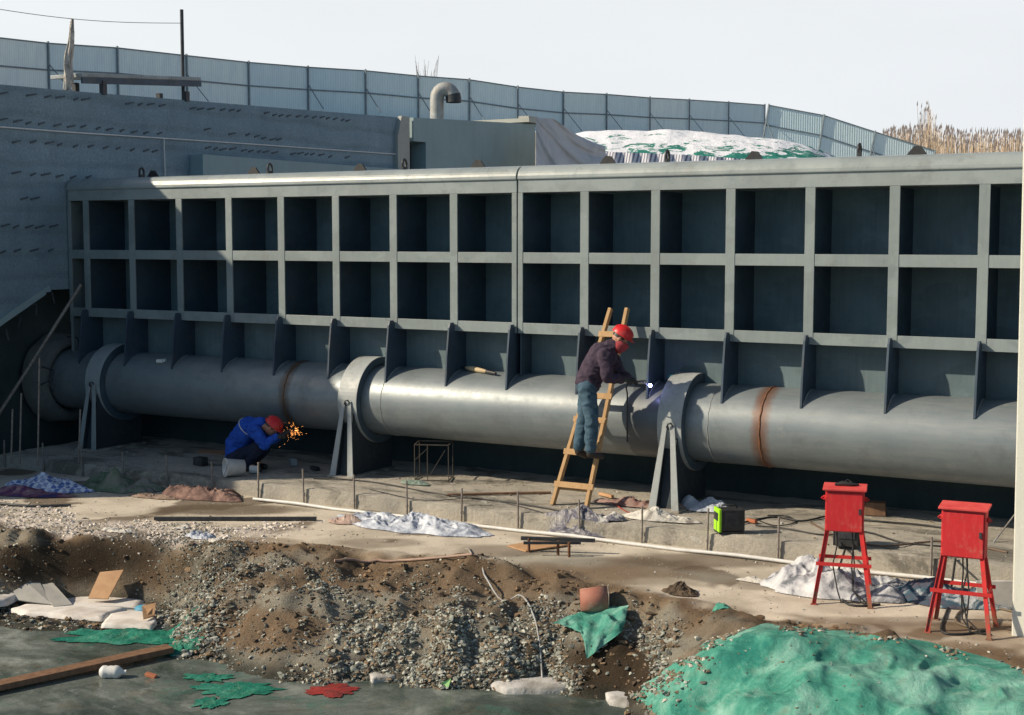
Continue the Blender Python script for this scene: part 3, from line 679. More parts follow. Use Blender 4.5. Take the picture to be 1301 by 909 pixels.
def gh(X,Y,fine=True):
    t=tt(X,Y)+.10*N(X,Y,3,.9)
    if t<0: h=.0
    elif t<1: h=-.70*(t**1.35)
    else: h=-.70-.5*(t-1)
    m=sst(-.15,.25,t)*(1-sst(.9,1.2,t))
    h+=m*(.17*FB(X,Y,1,1.1,3)+.13*N(X,Y,9,2.4)+.07*RID(X+.2*N(X,Y,4,3),Y,19,2.8)*(0 if fine is None else 1)+.05)
    h+=.20*math.exp(-((X-4.9)/1.1)**2-((Y+5.25)/.35)**2)
    # net covered mound
    h+=.16*math.exp(-((X-13.6)/.8)**2-((Y+5.1)/.5)**2)+.10*math.exp(-((X-15)/.7)**2-((Y+5.2)/.5)**2)
    rough=.12+.88*sst(-.05,.2,t)
    if X<6.3: rough=max(rough,.8*sst(-1.1,-.7,t)*sst(6.6,5.8,X))
    s_=shelf(X,Y)
    if s_>0: h+=(-.685-h)*s_
    if fine is None: return h
    h+=rough*.030*FB(X,Y,2,6,4)
    if fine: h+=rough*.014*FB(X,Y,5,22,3)
    return h
def mixc(a,b,t): return tuple(x+(y-x)*t for x,y in zip(a,b))
SAND=(.66,.59,.49);SAND2=(.52,.46,.375);DIRT=(.21,.145,.092);DARK=(.060,.043,.028);GRAV=(.33,.32,.27);CRUST=(.78,.70,.63);WET=(.12,.088,.06);GREEN=(.03,.20,.14)
BL=[ # photo-plane blobs: x,y,rx,ry,colour,amount
(770,722,120,14,WET,.75),(900,712,120,10,WET,.7),(285,648,95,7,WET,.8),(330,690,60,7,DIRT,.6),(60,622,50,6,WET,.6),(700,712,70,16,GRAV,.6),(830,735,110,10,GRAV,.5),
(60,715,120,26,DARK,1),(165,695,60,22,DARK,.8),(780,845,60,36,DARK,1),(690,830,50,26,DARK,.7),(330,800,90,28,DIRT,.9),(240,730,60,25,DARK,.5),(800,870,70,25,DARK,.9),
(905,800,90,12,DIRT,.6),(1140,800,120,10,DIRT,.5),(560,735,300,20,DIRT,.8),(350,622,60,5,WET,.6),(480,690,60,6,WET,.5),(560,672,90,5,WET,.5),(640,700,60,8,WET,.6),(1150,790,90,6,WET,.5),(980,745,50,6,WET,.5),(130,830,90,30,DARK,.5),(1270,800,60,20,DIRT,.6),(1060,790,60,6,DIRT,.4),(470,800,40,20,DIRT,.7),(640,760,60,20,DIRT,.5)]
def soil(X,Y,z):
    t=tt(X,Y)+.16*N(X,Y,7,1.6)+.08*N(X,Y,8,5);x,y=proj((X,Y,z))
    c=mixc(SAND,SAND2,sst(-.3,.4,FB(X,Y,11,1.4,4)))
    c=mixc(c,WET,.8*sst(.34,.46,FB(X,Y,12,.8,4)+.10))
    if X<7:
        c=mixc(c,mixc(CRUST,SAND2,sst(-.1,.35,FB(X,Y,15,4,3))),.9*sst(-1.25,-.85,t)*sst(6.9,5.9,X))
    c=mixc(c,mixc(DIRT,(.27,.20,.13),sst(-.1,.4,FB(X,Y,13,2.4,4))),sst(-.12,.06,t))
    c=mixc(c,DARK,.8*sst(.12,.36,FB(X,Y,17,1.9,4))*sst(.0,.2,t))
    g=sst(.12,.34,t)*(.45+.55*sst(-.25,.25,FB(X,Y,14,1.5,4)))
    c=mixc(c,GRAV,g*.8)
    wn=1+.35*N(X,Y,20,2.3)+.2*N(X,Y,21,6)
    for bx,by,rx,ry,bc,am in BL:
        q=((x-bx)/rx)**2+((y-by)/ry)**2
        if q<3: c=mixc(c,bc,am*sst(1.5,.5,q*wn))
    c=mixc(c,(.03,.035,.03),.8*sst(ICE+.14,ICE+.02,z))
    rr=.12+.88*sst(-.10,.12,t)
    if X<6.6: rr=max(rr,.7*sst(-1.2,-.9,t))
    return (*c,rr)
def build_ground():
    xs=[-420,-120,-40,-12]+[-3+.045*i for i in range(0,471)]+[30,60,160,420]
    ys=[-420,-120,-40,-14]+[-9+.04*i for i in range(0,188)]+[-1.0,1.5,30]
    vs=[];cs=[]
    for Y in ys:
        for X in xs:
            if -9.01<=Y<=-1.4 and -3.01<=X<=18.2: z=gh(X,Y)
            elif Y>-1.4: z=0 if Y<2 else -.2
            else: z=gh(max(-3,min(18,X)),max(-9,Y),False) if Y>-12 else -1.6
            if Y>-1.4 or not(-3.01<=X<=18.2): col_=(*SAND2,.2)
            else: col_=soil(X,Y,z)
            vs.append((X,Y,z));cs.append(col_)
    nx=len(xs);fs=[(j*nx+i,j*nx+i+1,(j+1)*nx+i+1,(j+1)*nx+i) for j in range(len(ys)-1) for i in range(nx-1)]
    me=bpy.data.meshes.new('ground');me.from_pydata(vs,[],fs);me.update()
    a=me.color_attributes.new('soil','FLOAT_COLOR','POINT');flat=[]
    for c in cs: flat+=list(c)
    a.data.foreach_set('color',flat)
    return tag(link('ground',me,M['ground'],None,True),kind='structure')
build_ground()
b=MB((0,0,0));b.add([(-200,-200,ICE),(200,-200,ICE),(200,-3,ICE),(-200,-3,ICE)],[(0,1,2,3)]);tag(b.build('ice',M['ice']),kind='structure')
# high ground behind
def up_h(X,Y):
    if X>-1.1 and Y<17: return -1.2
    if Y<17: return min(5.85+.02*max(Y,0),9)
    x,y=proj((X,Y,6));d=(Vector((X,Y,6))-CAM).dot(FW)
    if d<5 or x<-1500 or x>2600: return 5
    D=DP(x) if x<972 else 76
    zb=lerp([(proj(p)[0],p.z) for p in sorted(FBASE,key=lambda q:proj(q)[0])],x)-.1
    if x>1190: zb=lerp([(1190,zb),(1300,8.2)],x)
    t=d/D
    return lerp([(.5,4.95),(.72,5.2),(.985,zb),(1.02,zb),(1.12,zb-.5),(6,zb-.5)],t)
xs=[-600,-250]+[-110+3*i for i in range(0,36)]+[-1.2,-1.05]+[2+3*i for i in range(0,22)]+[120,300,600];ys=[-5.0,0,5,10,16.9,17.2]+[20+3*i for i in range(30)]+[150,300,700]
vs=[(X,Y,up_h(X,Y)) for Y in ys for X in xs];nx=len(xs)
fs=[(j*nx+i,j*nx+i+1,(j+1)*nx+i+1,(j+1)*nx+i) for j in range(len(ys)-1) for i in range(nx-1) if not(xs[i]>-1.1 and ys[j]<16.95)]
me=bpy.data.meshes.new('terrain');me.from_pydata(vs,[],fs);me.update()
tag(link('terrain',me,simple('upland_soil',(.36,.32,.26),(.26,.22,.18),.6,.9,c=(.6,.6,.62),cs=.3),None,True),kind='structure')
# slab
KY=-1.50
def slab_fn():
    xs=[-.44+.06*i for i in range(0,302)];ys=[KY+.06*i for i in range(0,46)]
    vs=[];fs=[];nx=len(xs)
    for j,Y in enumerate(ys):
        for X in xs: vs.append((X,Y+(.015*N(X,0,4,3) if j==0 else 0),SLAB+.012*FB(X,Y,6,3,4)-(.012 if j==0 else 0)))
    for j in range(len(ys)-1):
        for i in range(nx-1): fs.append((j*nx+i,j*nx+i+1,(j+1)*nx+i+1,(j+1)*nx+i))
    b0=len(vs)
    for X in xs: vs.append((X,KY-.012+.02*N(X,1,4,3),-.12))
    for i in range(nx-1): fs.append((b0+i,b0+i+1,i+1,i))
    me=bpy.data.meshes.new('slab');me.from_pydata(vs,[],fs);me.update();return link('concrete_slab',me,M['slab'],None,False)
tag(slab_fn(),kind='structure')
def gz(X,Y): return SLAB+.006 if Y>KY else gh(X,Y)
def ground_px(x,y,z0=0,it=5,off=0):
    P=onZ(x,y,z0)
    for _ in range(it*2):
        P=onZ(x,y,P.z+.6*(gz(P.x,P.y)+off-P.z))
    P.z=gz(P.x,P.y)+off
    return P
# ------------------------------------------------------------------ gravel and rubble on the bank
def stone_mesh(r,seed,sq=.6):
    bm=bmesh.new();bmesh.ops.create_icosphere(bm,subdivisions=1,radius=r);random.seed(seed)
    sx,sy,sz=random.uniform(.8,1.4),random.uniform(.6,1.1),random.uniform(.4,.8)
    for v in bm.verts:
        k=1+.28*random.uniform(-1,1);v.co=Vector((v.co.x*sx*k,v.co.y*sy*k,v.co.z*sz*k))
    return bm
protos=[]
random.seed(99)
for s in range(22):
    bm=bmesh.new();sx,sy,sz=random.uniform(.8,1.5),random.uniform(.6,1.1),random.uniform(.30,.75)
    for k in range(11):
        v=Vector((random.gauss(0,1),random.gauss(0,1),random.gauss(0,1))).normalized()*random.uniform(.8,1.1);bm.verts.new((v.x*sx,v.y*sy,v.z*sz))
    r_=bmesh.ops.convex_hull(bm,input=bm.verts[:]);bmesh.ops.delete(bm,geom=[g_ for g_ in r_['geom_interior'] if isinstance(g_,bmesh.types.BMVert)],context='VERTS')
    bm.verts.index_update();protos.append(([v.co.copy() for v in bm.verts],[[v.index for v in f.verts] for f in bm.faces]));bm.free()
def scatter(name,count,test,rs,mats,seed,kind='stuff'):
    random.seed(seed);b=MB((0,0,0));n=0;tries=0
    while n<count and tries<count*30:
        tries+=1;X=random.uniform(.5,16.5);Y=random.uniform(-7.5,-1.6)
        if random.random()>test(X,Y):continue
        z=gh(X,Y)
        if z<ICE-.02:continue
        r=rs[0]*(rs[1]/rs[0])**(random.random()**2.0)
        if name=='gravel': r*=.72+.62*sst(.25,.85,tt(X,Y))
        m=Matrix.Rotation(random.uniform(0,6.3),3,'Z')@Matrix.Rotation(random.uniform(-.6,.6),3,'X')
        v,f=random.choice(protos);b.cur=random.randrange(len(mats))
        vv=[m@(p*r) for p in v];c=Vector((X,Y,z+r*.08))
        base=len(b.v);b.v+= [c+p for p in vv];b.f+=[[base+i for i in q] for q in f];b.sm+=[False]*len(f);b.mi+=[b.cur]*len(f);n+=1
    return b.build(name,mats,normals=False)
ST=[simple('grey_stone',(.31,.325,.28),(.20,.215,.185),9,.85,bump=.4),simple('pale_stone',(.48,.48,.42),(.34,.34,.30),9,.85,bump=.4),simple('brown_stone',(.16,.12,.08),(.24,.18,.12),9,.9,bump=.4),simple('dark_stone',(.09,.095,.085),(.14,.145,.13),9,.85,bump=.4)]
def dens(X,Y):
    t=tt(X,Y);x,y=proj((X,Y,-.3))
    if 12.3<X and Y<-4.15 and y>795+(0 if x>905 else (905-x)*.8):return 0
    base=sst(.15,.45,t)*sst(6.0,6.8,X)*(.10+.9*sst(-.16,.04,FB(X,Y,31,1.5,4)))
    for bx,by,rx,ry,am in ((780,845,50,32,.95),(325,795,95,26,.93),(480,722,280,20,.93),(300,715,60,12,.3),(880,790,60,14,.6)):
        q=((x-bx)/rx)**2+((y-by)/ry)**2
        if q<1.2: base*=1-am*sst(1.2,.7,q)
    q=((x-245)/70)**2+((y-745)/48)**2+.9*N(X,Y,71,2.5)
    base=max(base,.8*sst(1.15,.6,q)*(.5+.5*sst(-.2,.2,FB(X,Y,72,3,3))))
    if X<6: base=max(base,.10*sst(-1.2,-.8,t))
    return max(base,.003+.03*sst(-.1,.1,t))
g=scatter('gravel',36000,dens,(.007,.032),ST,41);tag(g,'loose grey gravel and broken stone covering the bank','gravel',kind='stuff')
def dcl(X,Y):
    t=tt(X,Y);return sst(-.02,.15,t)*(.25+.75*sst(-.1,.25,FB(X,Y,73,1.7,3)))*(0 if X>12.6 and Y<-4.4 else 1)
g=scatter('soil_clods',2400,dcl,(.010,.060),[simple('clod_brown',(.15,.095,.055),(.24,.165,.10),12,.95,bump=.8,bscale=30,bd=.02),simple('clod_dark',(.065,.046,.03),(.11,.08,.052),12,.95,bump=.8,bscale=30,bd=.02)],47);tag(g,'brown clods of earth strewn over the bank','soil clods',kind='stuff')
def dll(X,Y):
    t=tt(X,Y);return sst(.05,-.1,t)*(.15+.85*sst(0,.35,FB(X,Y,79,1.3,3)))
g=scatter('ledge_litter',1500,dll,(.004,.018),[ST[1],ST[2],ST[3],simple('litter_white',(.66,.64,.60),(.5,.48,.45),9,.9)],53);tag(g,'small scattered chips and litter on the pale sand ledge','litter',kind='stuff')
def dsl(X,Y): return .3+.7*sst(-.1,.3,FB(X,Y,75,1.2,3))
_gh=gh
def gh(X,Y,fine=True): return SLAB
def sc2():
    random.seed(49);b=MB((0,0,0))
    for k in range(2600):
        X=random.uniform(0,17);Y=random.uniform(KY+.04,.45)
        if random.random()>dsl(X,Y):continue
        r=random.uniform(.004,.010)*(2.4 if random.random()<.07 else 1);m=Matrix.Rotation(random.uniform(0,6.3),3,'Z');v,f=random.choice(protos);base=len(b.v);cc=Vector((X,Y,SLAB+r*.4));q_=random.randrange(3)
        b.v+=[cc+m@(p*r) for p in v];b.f+=[[base+i for i in q] for q in f];b.sm+=[False]*len(f);b.mi+=[q_]*len(f)
    return b.build('slab_debris',[ST[1],ST[2],simple('slab_chip',(.60,.58,.54),(.4,.38,.34),9,.9)],normals=False)
tag(sc2(),'small chips and crumbs of debris strewn over the slab','debris',kind='stuff')
gh=_gh
# larger rocks, each its own thing
random.seed(77);k=0
RB=0
while k<95:
    x=random.uniform(215,900) if k<80 else random.uniform(830,1000);y=random.uniform(735,885) if k<80 else random.uniform(765,830)
    P=onZ(x,y,-.35)
    P=ground_px(x,y,-.35)
    if P.z<ICE+.01 or tt(P.x,P.y)<.15 or random.random()>dens(P.x,P.y)+.05:continue
    k+=1;r=random.uniform(.032,.062);v,f=random.choice(protos)
    bm=bmesh.new();vs=[bm.verts.new(p*r) for p in v]
    for q in f:bm.faces.new([vs[i] for i in q])
    bmesh.ops.bevel(bm,geom=bm.edges[:],offset=r*.08,segments=1,affect='EDGES')
    me=bpy.data.meshes.new('rubble_stone');bm.to_mesh(me);bm.free()
    o=link('rubble_stone',me,ST[k%3],None);o.location=P+Vector((0,0,r*.2));o.rotation_euler=(random.uniform(-.5,.5),random.uniform(-.5,.5),random.uniform(0,6))
    tag(o,'fist sized broken stone lying in the rubble of the bank','stone','larger stones in the bank rubble')
# crusty white lumps at the left
def d2(X,Y):
    t=tt(X,Y);return sst(-1.3,-.9,t)*sst(.1,-.15,t)*sst(6.9,6.2,X)*(.3+.7*sst(-.1,.2,FB(X,Y,33,2,3)))
g=scatter('crusted_snow',2600,d2,(.010,.040),[simple('crusted_snow',(.74,.68,.62),(.60,.54,.47),9,.9,bump=.4),simple('dirty_snow',(.56,.49,.41),(.66,.60,.55),9,.9,bump=.4)],43);tag(g,'broken crust of dirty frozen snow and lime at the left of the ledge','snow',kind='stuff')
# ------------------------------------------------------------------ piles of cloth and sheeting
def pile(name,px,py,z,rx,ry,h,rot,mat,label,cat,seed,fold=1.,rag=.10,group=None,parent=None,nu=130,nv=60):
    c=onZ(px,py,z) if not isinstance(px,Vector) else px
    h*=.68
    ca,sa=math.cos(rot),math.sin(rot)
    fa=seed*1.7
    def cr(x,y,k,s):
        # long creases: ridged noise stretched along a wandering direction
        x2=x*math.cos(fa+k)-y*math.sin(fa+k);y2=x*math.sin(fa+k)+y*math.cos(fa+k)
        x2+=.35/s*N(x,y,seed+k,s*.9);y2+=.35/s*N(x,y,seed+k+4,s*.9)
        return max(0,1-abs(noise.noise(Vector((x2*s,y2*s*2.1,seed+k))))*2.4)**2
    def f(u,v):
        a=u*2*PI;rr=v
        e=1+.26*N(math.cos(a)*1.2,math.sin(a)*1.2,seed)+.10*N(math.cos(a)*3,math.sin(a)*3,seed+3)+rag*N(math.cos(a)*2.6,math.sin(a)*2.6,seed+5)+rag*.45*N(math.cos(a)*7,math.sin(a)*7,seed+6)
        x=math.cos(a)*rr*rx*e;y=math.sin(a)*rr*ry*e
        X=c.x+ca*x-sa*y;Y=c.y+sa*x+ca*y
        ed=1-rr**3;prof=max(0,1-rr**2.4)**.8
        lump=.55+.9*N(X,Y,seed,2.6)+.4*N(X,Y,seed+9,5.5)
        am=min(1,h*3+.22)*fold
        cz=am*(.040*cr(X,Y,1,3.2)+.030*cr(X,Y,2,6.5)+.016*cr(X,Y,3,13))
        hh=h*prof*max(.12,lump)+ed*cz
        zz=max(gz(X,Y),z if z<-.5 else -9)
        return (X,Y,zz+max(.004,hh)+.006)
    vs=[];fs=[]
    for j in range(nv):
        for i in range(nu): vs.append(Vector(f(i/nu,j/(nv-1)))-Vector((c.x,c.y,z)))
    for j in range(nv-1):
        for i in range(nu): fs.append((j*nu+i,j*nu+(i+1)%nu,(j+1)*nu+(i+1)%nu,(j+1)*nu+i))
    me=bpy.data.meshes.new(name);me.from_pydata([tuple(v) for v in vs],[],fs);me.update()
    o=link(name,me,mat,parent,True);o.location=(c.x,c.y,z)
    return tag(o,label,cat,group)
PL=cloth('clear_plastic',(.20,.23,.30),(.50,.54,.62),5,.32,c3=(.66,.69,.75),bump=.7)
PW=cloth('white_quilt',(.60,.58,.53),(.48,.46,.42),4,c3=(.24,.22,.20))
PG=cloth('grey_white_sheet',(.62,.63,.64),(.42,.43,.46),4,.6,c3=(.13,.14,.16))
pile('checked_quilt',64,604,SLAB,.72,.30,.30,.10,checks('blue_check',(.10,.17,.42),(.62,.66,.78),14),'blue and white checked quilt heaped on the slab at the far left','quilt',1,.6)
pile('pink_quilt',30,628,0,.75,.24,.12,.15,cloth('pink_purple',(.42,.27,.28),(.14,.05,.11),3.2,c3=(.05,.05,.16)),'pink and purple bedding spilling below the checked quilt','bedding',2)
pile('green_tarpaulin',150,620,0,.78,.36,.34,.1,cloth('olive_green_cloth',(.06,.11,.06),(.13,.17,.12),4,c3=(.20,.19,.17)),'dark olive green cloth heaped between the checked quilt and the brown blanket','cloth',3,.8)
pile('brown_blanket',258,632,0,.62,.30,.28,.1,cloth('brown_red_blanket',(.07,.045,.04),(.20,.12,.10),4,c3=(.30,.19,.15)),'crumpled brown and maroon blanket beside the start of the white pipe','blanket',4,1.1)
pile('tan_cloth',195,632,0,.42,.13,.07,.1,cloth('tan_cloth',(.34,.27,.22),(.24,.17,.13),4),'flat tan rag between the green cloth and the brown blanket','rag',6)
pile('clear_sheeting',520,670,0,1.15,.36,.22,.02,PL,'pale bluish clear plastic sheeting lying beside the white pipe','plastic sheeting',7,1.3)
pile('beige_bag',440,664,0,.26,.15,.14,.2,cloth('beige_bag',(.50,.42,.36),(.36,.25,.21),4),'small beige and brown bag at the left end of the clear sheeting','bag',8)
pile('white_quilt',740,658,SLAB,.50,.17,.20,.1,cloth('grey_black_quilt',(.42,.41,.40),(.07,.07,.11),5,c3=(.50,.49,.46)),'rumpled white and navy quilt on the slab at the foot of the ladder','quilt',9,1.2)
pile('cream_quilt',842,661,SLAB,.52,.17,.20,.1,PW,'rumpled cream quilt on the slab right of the ladder foot','quilt',10,1.0)
pile('maroon_blanket',812,644,SLAB,.62,.12,.15,.1,cloth('maroon_blanket',(.17,.07,.06),(.30,.20,.17),5),'maroon brown blanket strip behind the cream quilt','blanket',11)
pile('silver_sheet',895,648,SLAB,.34,.20,.34,0,simple('silver_sheet',(.50,.53,.58),(.36,.39,.45),4,.5,bump=.5,bscale=14,bd=.03),'grey blue sheet peaked against the foot of the right pipe support','sheet',12,.5)
pile('white_sheeting',1068,750,0,.84,.46,.46,.1,PG,'large white and grey sheet heaped behind the left red box stand','sheet',13,.8)
pile('pale_scrap',962,740,0,.22,.08,.07,0,PW,'small pale rag left of the large white sheet','rag',14)
pile('dark_quilt',1200,762,0,.66,.34,.22,.05,cloth('dark_floral',(.10,.07,.09),(.03,.08,.12),5,c3=(.38,.40,.42)),'dark patterned quilt between the two red box stands','quilt',15,1.1)
pile('white_bag',1152,757,0,.17,.14,.18,0,cloth('white_grey_bag',(.52,.48,.47),(.36,.38,.42),5),'small white bag at the left end of the dark quilt','bag',16)
pile('green_rag',372,611,SLAB,.26,.10,.13,0,cloth('green_white_rag',(.28,.33,.28),(.12,.18,.13),6),'small greenish rag beside the wire cage','rag',17) if False else None
P=onZ(528,616,SLAB);pile('green_rag',P,0,SLAB,.24,.10,.10,0,cloth('green_white_rag',(.30,.34,.30),(.14,.20,.16),6),'small greenish rag in front of the wire cage','rag',17)
for i,(x,y,rx,ry,h) in enumerate(((255,683,.22,.12,.14),(230,672,.12,.1,.1),(275,690,.10,.08,.09),(150,676,.28,.12,.07))):
    pile('white_scrap',x,y,0,rx,ry,h,0,(PL if i==0 else PW),('crumpled clear bag among the frozen crust left of the long plank','white lump left of the crumpled clear bag','white lump right of the crumpled clear bag','flat white scrap on the crust at the left')[i],'scrap',20+i)
# snow patches along the water's edge
def patch(name,poly,z,mat,label,cat,th=.02,seed=0,kind=None):
    pts=[onZ(x,y,z) for x,y in poly];c=sum(pts,Vector())/len(pts)
    # refine outline
    out_=[]
    for a,b_ in zip(pts,pts[1:]+pts[:1]):
        for k in range(6):
            p=a.lerp(b_,k/6);n_=Vector((b_.y-a.y,a.x-b_.x,0));n_=n_.normalized() if n_.length else n_
            out_.append(p+n_*.05*N(p.x,p.y,seed,5)*min(1,(b_-a).length))
    n=len(out_);vs=[];fs=[];rings=[(1,0),(.97,.7),(.85,1),(.5,1.05)]
    for s_,hh in rings:
        for p in out_:
            q=c.lerp(p,s_);vs.append((q.x-c.x,q.y-c.y,th*hh*(1+.4*N(q.x,q.y,seed+2,4))-.002 if s_<1 else -.02))
    vs.append((0,0,th*1.05));
    for r in range(3):
        for k in range(n): fs.append((r*n+k,r*n+(k+1)%n,(r+1)*n+(k+1)%n,(r+1)*n+k))
    for k in range(n): fs.append((3*n+k,3*n+(k+1)%n,4*n))
    me=bpy.data.meshes.new(name);me.from_pydata(vs,[],fs);me.update();bm=bmesh.new();bm.from_mesh(me);bmesh.ops.recalc_face_normals(bm,faces=bm.faces);bm.to_mesh(me);bm.free()
    o=link(name,me,mat,None,True);o.location=c
    return tag(o,label,cat,kind=kind)
SP=simple('dirty_snow_patch',(.50,.49,.48),(.36,.35,.33),5,.85,bump=.5,bscale=14,bd=.03,c=(.20,.18,.15),cs=3)
patch('snow_patch',[(610,868),(640,858),(700,860),(738,866),(735,878),(690,880),(640,880)],ICE+.02,SP,'pale frozen snow patch at the foot of the bank under the wire','snow',.05,1)
patch('snow_patch',[(768,884),(800,882),(815,890),(800,898),(775,894)],ICE+.02,SP,'small snow patch at the tip of the green net','snow',.04,2)
patch('snow_patch',[(468,858),(500,852),(515,858),(500,864),(472,866)],ICE+.02,SP,'small snow patch right of the red frozen stain','snow',.04,3)
pile('red_sheet',422,878,ICE,.25,.16,.015,.5,simple('frozen_red',(.34,.03,.025),(.16,.03,.025),9,.4),'flat red sheet frozen into the ice','sheet',33,.4,.5)
G2=M['net2']
pile('net_scrap',158,810,ICE,.72,.30,.07,.50,G2,'long green net strip along the ice edge beside the plank end','net',5,.5,.55)
pile('net_scrap',230,826,ICE,.20,.20,.06,.3,G2,'small green net tuft at the end of the long plank','net',6,.5,.55)
pile('net_scrap',264,862,ICE,.24,.14,.01,.50,G2,'upper green net scrap in the ice in front of the bank','net',7,.5,.55)
pile('net_scrap',302,877,ICE,.38,.22,.012,.50,G2,'widest green net scrap in the ice','net',8,.5,.55)
pile('net_scrap',268,894,ICE,.15,.15,.010,.45,G2,'lowest small green net scrap in the ice','net',9,.5,.55)
patch('foam_sheet',[(12,776),(45,766),(75,764),(110,759),(150,760),(184,764),(178,776),(160,775),(140,781),(132,788),(95,786),(60,783),(30,782)],-.665,M['foam'],'largest white foam board lying flat on the ice edge at the left','foam board',.035,10)
patch('foam_sheet',[(140,782),(165,777),(192,779),(200,792),(193,799),(160,797),(128,796)],-.66,M['foam'],'smaller broken foam piece in front of the largest foam board','foam board',.03,14)
patch('foam_sheet',[(-20,752),(15,748),(24,760),(10,768),(-25,773)],-.60,M['foam'],'white foam board cut by the left edge of the photo','foam board',.06,11)
P=onZ(562,876,ICE);b=MB(P);b.add([P+Vector((-.07,0,.0)),P+Vector((.05,.02,.0)),P+Vector((.08,.03,.11)),P+Vector((-.0,.0,.07))],[(0,1,2,3)]);tag(b.build('lime_scrap',simple('lime_scrap',(.40,.72,.30),(.30,.60,.2))),'small lime green scrap sticking out of the ice','scrap')
# grey boards and cardboard leaning at the left
def board(name,quad,mat,label,th=.015):
    pts=[onZ(x,y,z) for x,y,z in quad];c=sum(pts,Vector())/4;n_=(pts[1]-pts[0]).cross(pts[3]-pts[0]).normalized()*th
    b=MB(c);b.add(pts+[p+n_ for p in pts],[(0,1,2,3),(7,6,5,4),(0,4,5,1),(1,5,6,2),(2,6,7,3),(3,7,4,0)]);return tag(b.build(name,mat),label,'board')
GB=simple('grey_board',(.38,.37,.34),(.30,.29,.27),5,.8,bump=.3)
board('grey_board',[(15,724,-.33),(40,721,-.33),(66,768,-.62),(2,760,-.58)],GB,'grey board leaning on the dirt heap at the far left')
board('grey_board',[(38,722,-.35),(50,722,-.35),(92,768,-.62),(68,771,-.63)],GB,'narrow grey board right beside the leaning grey board')
board('cardboard_sheet',[(127,727,-.33),(157,724,-.30),(137,761,-.58),(112,760,-.58)],M['ply'],'tan cardboard sheet leaning on the dark dirt heap')
board('cardboard_sheet',[(180,770,-.52),(198,766,-.5),(196,782,-.6),(182,786,-.6)],M['ply'],'small tan cardboard piece at the right end of the foam board')
# long plank on the ice
A=onZ(-60,884,ICE+.05);B=onZ(216,824,ICE+.07);b=MB(A);b.bar(A,B,.17,.06);tag(b.build('long_plank',M['oldwood'],bevel=.005),'long brown plank lying on the ice at lower left','plank')
# bottle
P=onZ(142,861,ICE);b_=empty('plastic_bottle',P,'crushed white plastic jug lying on the ice in front of the plank','bottle');b=MB(P)
u=RT*1;pts=[P+Vector((0,0,.055))+u*(-.115+.23*k/9) for k in range(10)];b.tube(pts,[.035,.062,.066,.058,.064,.060,.066,.062,.045,.022],14);b.build('body',M['white'],b_)
b=MB(P);b.cyl(pts[-1],pts[-1]+u*.03,.022,n=10);b.build('cap',M['white'],b_)
b=MB(P:=onZ(192,861,ICE));b.box(P+Vector((0,0,.02)),(.11,.06,.035),Matrix.Rotation(.3,3,'Z')@Matrix.Rotation(.25,3,'Y'));tag(b.build('orange_chip',simple('orange_brick',(.55,.20,.10),(.45,.16,.08)),bevel=.006),'small orange brick chip on the ice right of the white jug','chip')
# ------------------------------------------------------------------ green net on the right mound
def netz(X,Y): return max(gh(X,Y,None),ICE-.05)+.03
def drape(px,py,fn,z0=-.2):
    P=onZ(px,py,z0)
    d=ray(px,py);t0=(.55-CAM.z)/d.z;t1=(-1.0-CAM.z)/d.z;n=26;pt=t0
    for k in range(1,n+1):
        t=t0+(t1-t0)*k/n;P=CAM+d*t
        if P.z<fn(P.x,P.y): break
        pt=t
    a_,b_=pt,t
    for _ in range(7):
        m_=(a_+b_)/2;P=CAM+d*m_
        if P.z<fn(P.x,P.y): b_=m_
        else: a_=m_
    return CAM+d*b_
def netf(u,v):
    x0,y0=lerp([(0,905),(.2,985),(.6,1180),(.85,1301),(1,1380)],u),lerp([(0,812),(.17,794),(.4,802),(.6,815),(.85,850),(1,872)],u)
    x1,y1=lerp([(0,798),(.12,850),(.3,980),(1,1480)],u),lerp([(0,884),(.12,918),(.3,985),(1,1110)],u)
    x=x0+(x1-x0)*v+10*N(u*6,v*6,57)*(1 if v>.02 else 1);y=y0+(y1-y0)*v+5*N(u*9,v*5,58)
    e=min(1,min(u*1.5,v,1-v)*9)
    return drape(x,y,lambda X,Y:netz(X,Y)+.025+e*(.07+.05*FB(X,Y,53,1.1,2)+.035*RID(X+.25*N(X,Y,1,2),Y*1.3,54,2.0)+.028*max(0,RID(X+.15*N(X,Y,5,4),Y*.6,56,4.2))**2+.012*FB(X,Y,55,8,3)))
random.seed(63);b=MB((0,0,0))
for k in range(1100):
    q_=random.random()
    if q_<.5: u,v=abs(random.gauss(0,.05)),random.random()
    elif q_<.85: u,v=random.random(),abs(random.gauss(0,.035))
    else: u,v=random.random()*.5,random.random()*.8
    if u>1 or v>1 or N(u*9,v*9,77)<-.02:continue
    P=netf(u,v);r=random.uniform(.006,.034)*(1 if q_<.85 else .5);m=Matrix.Rotation(random.uniform(0,6.3),3,'Z')@Matrix.Rotation(random.uniform(-.5,.5),3,'X');vv,f=random.choice(protos);base=len(b.v);cc=P+Vector((0,0,r*.2));mi=random.choice((0,1,2,2,3))
    b.v+=[cc+m@(p*r) for p in vv];b.f+=[[base+i for i in q] for q in f];b.sm+=[False]*len(f);b.mi+=[mi]*len(f)
tag(b.build('net_rubble',ST,normals=False),'stones and crumbs of earth fallen on the edges of the large green net','rubble',kind='stuff')
c=Vector((14,-5,0));tag(grid_mesh('green_net',170,110,netf,M['net'],org=c),'large turquoise green dust net covering the mound at lower right','net')
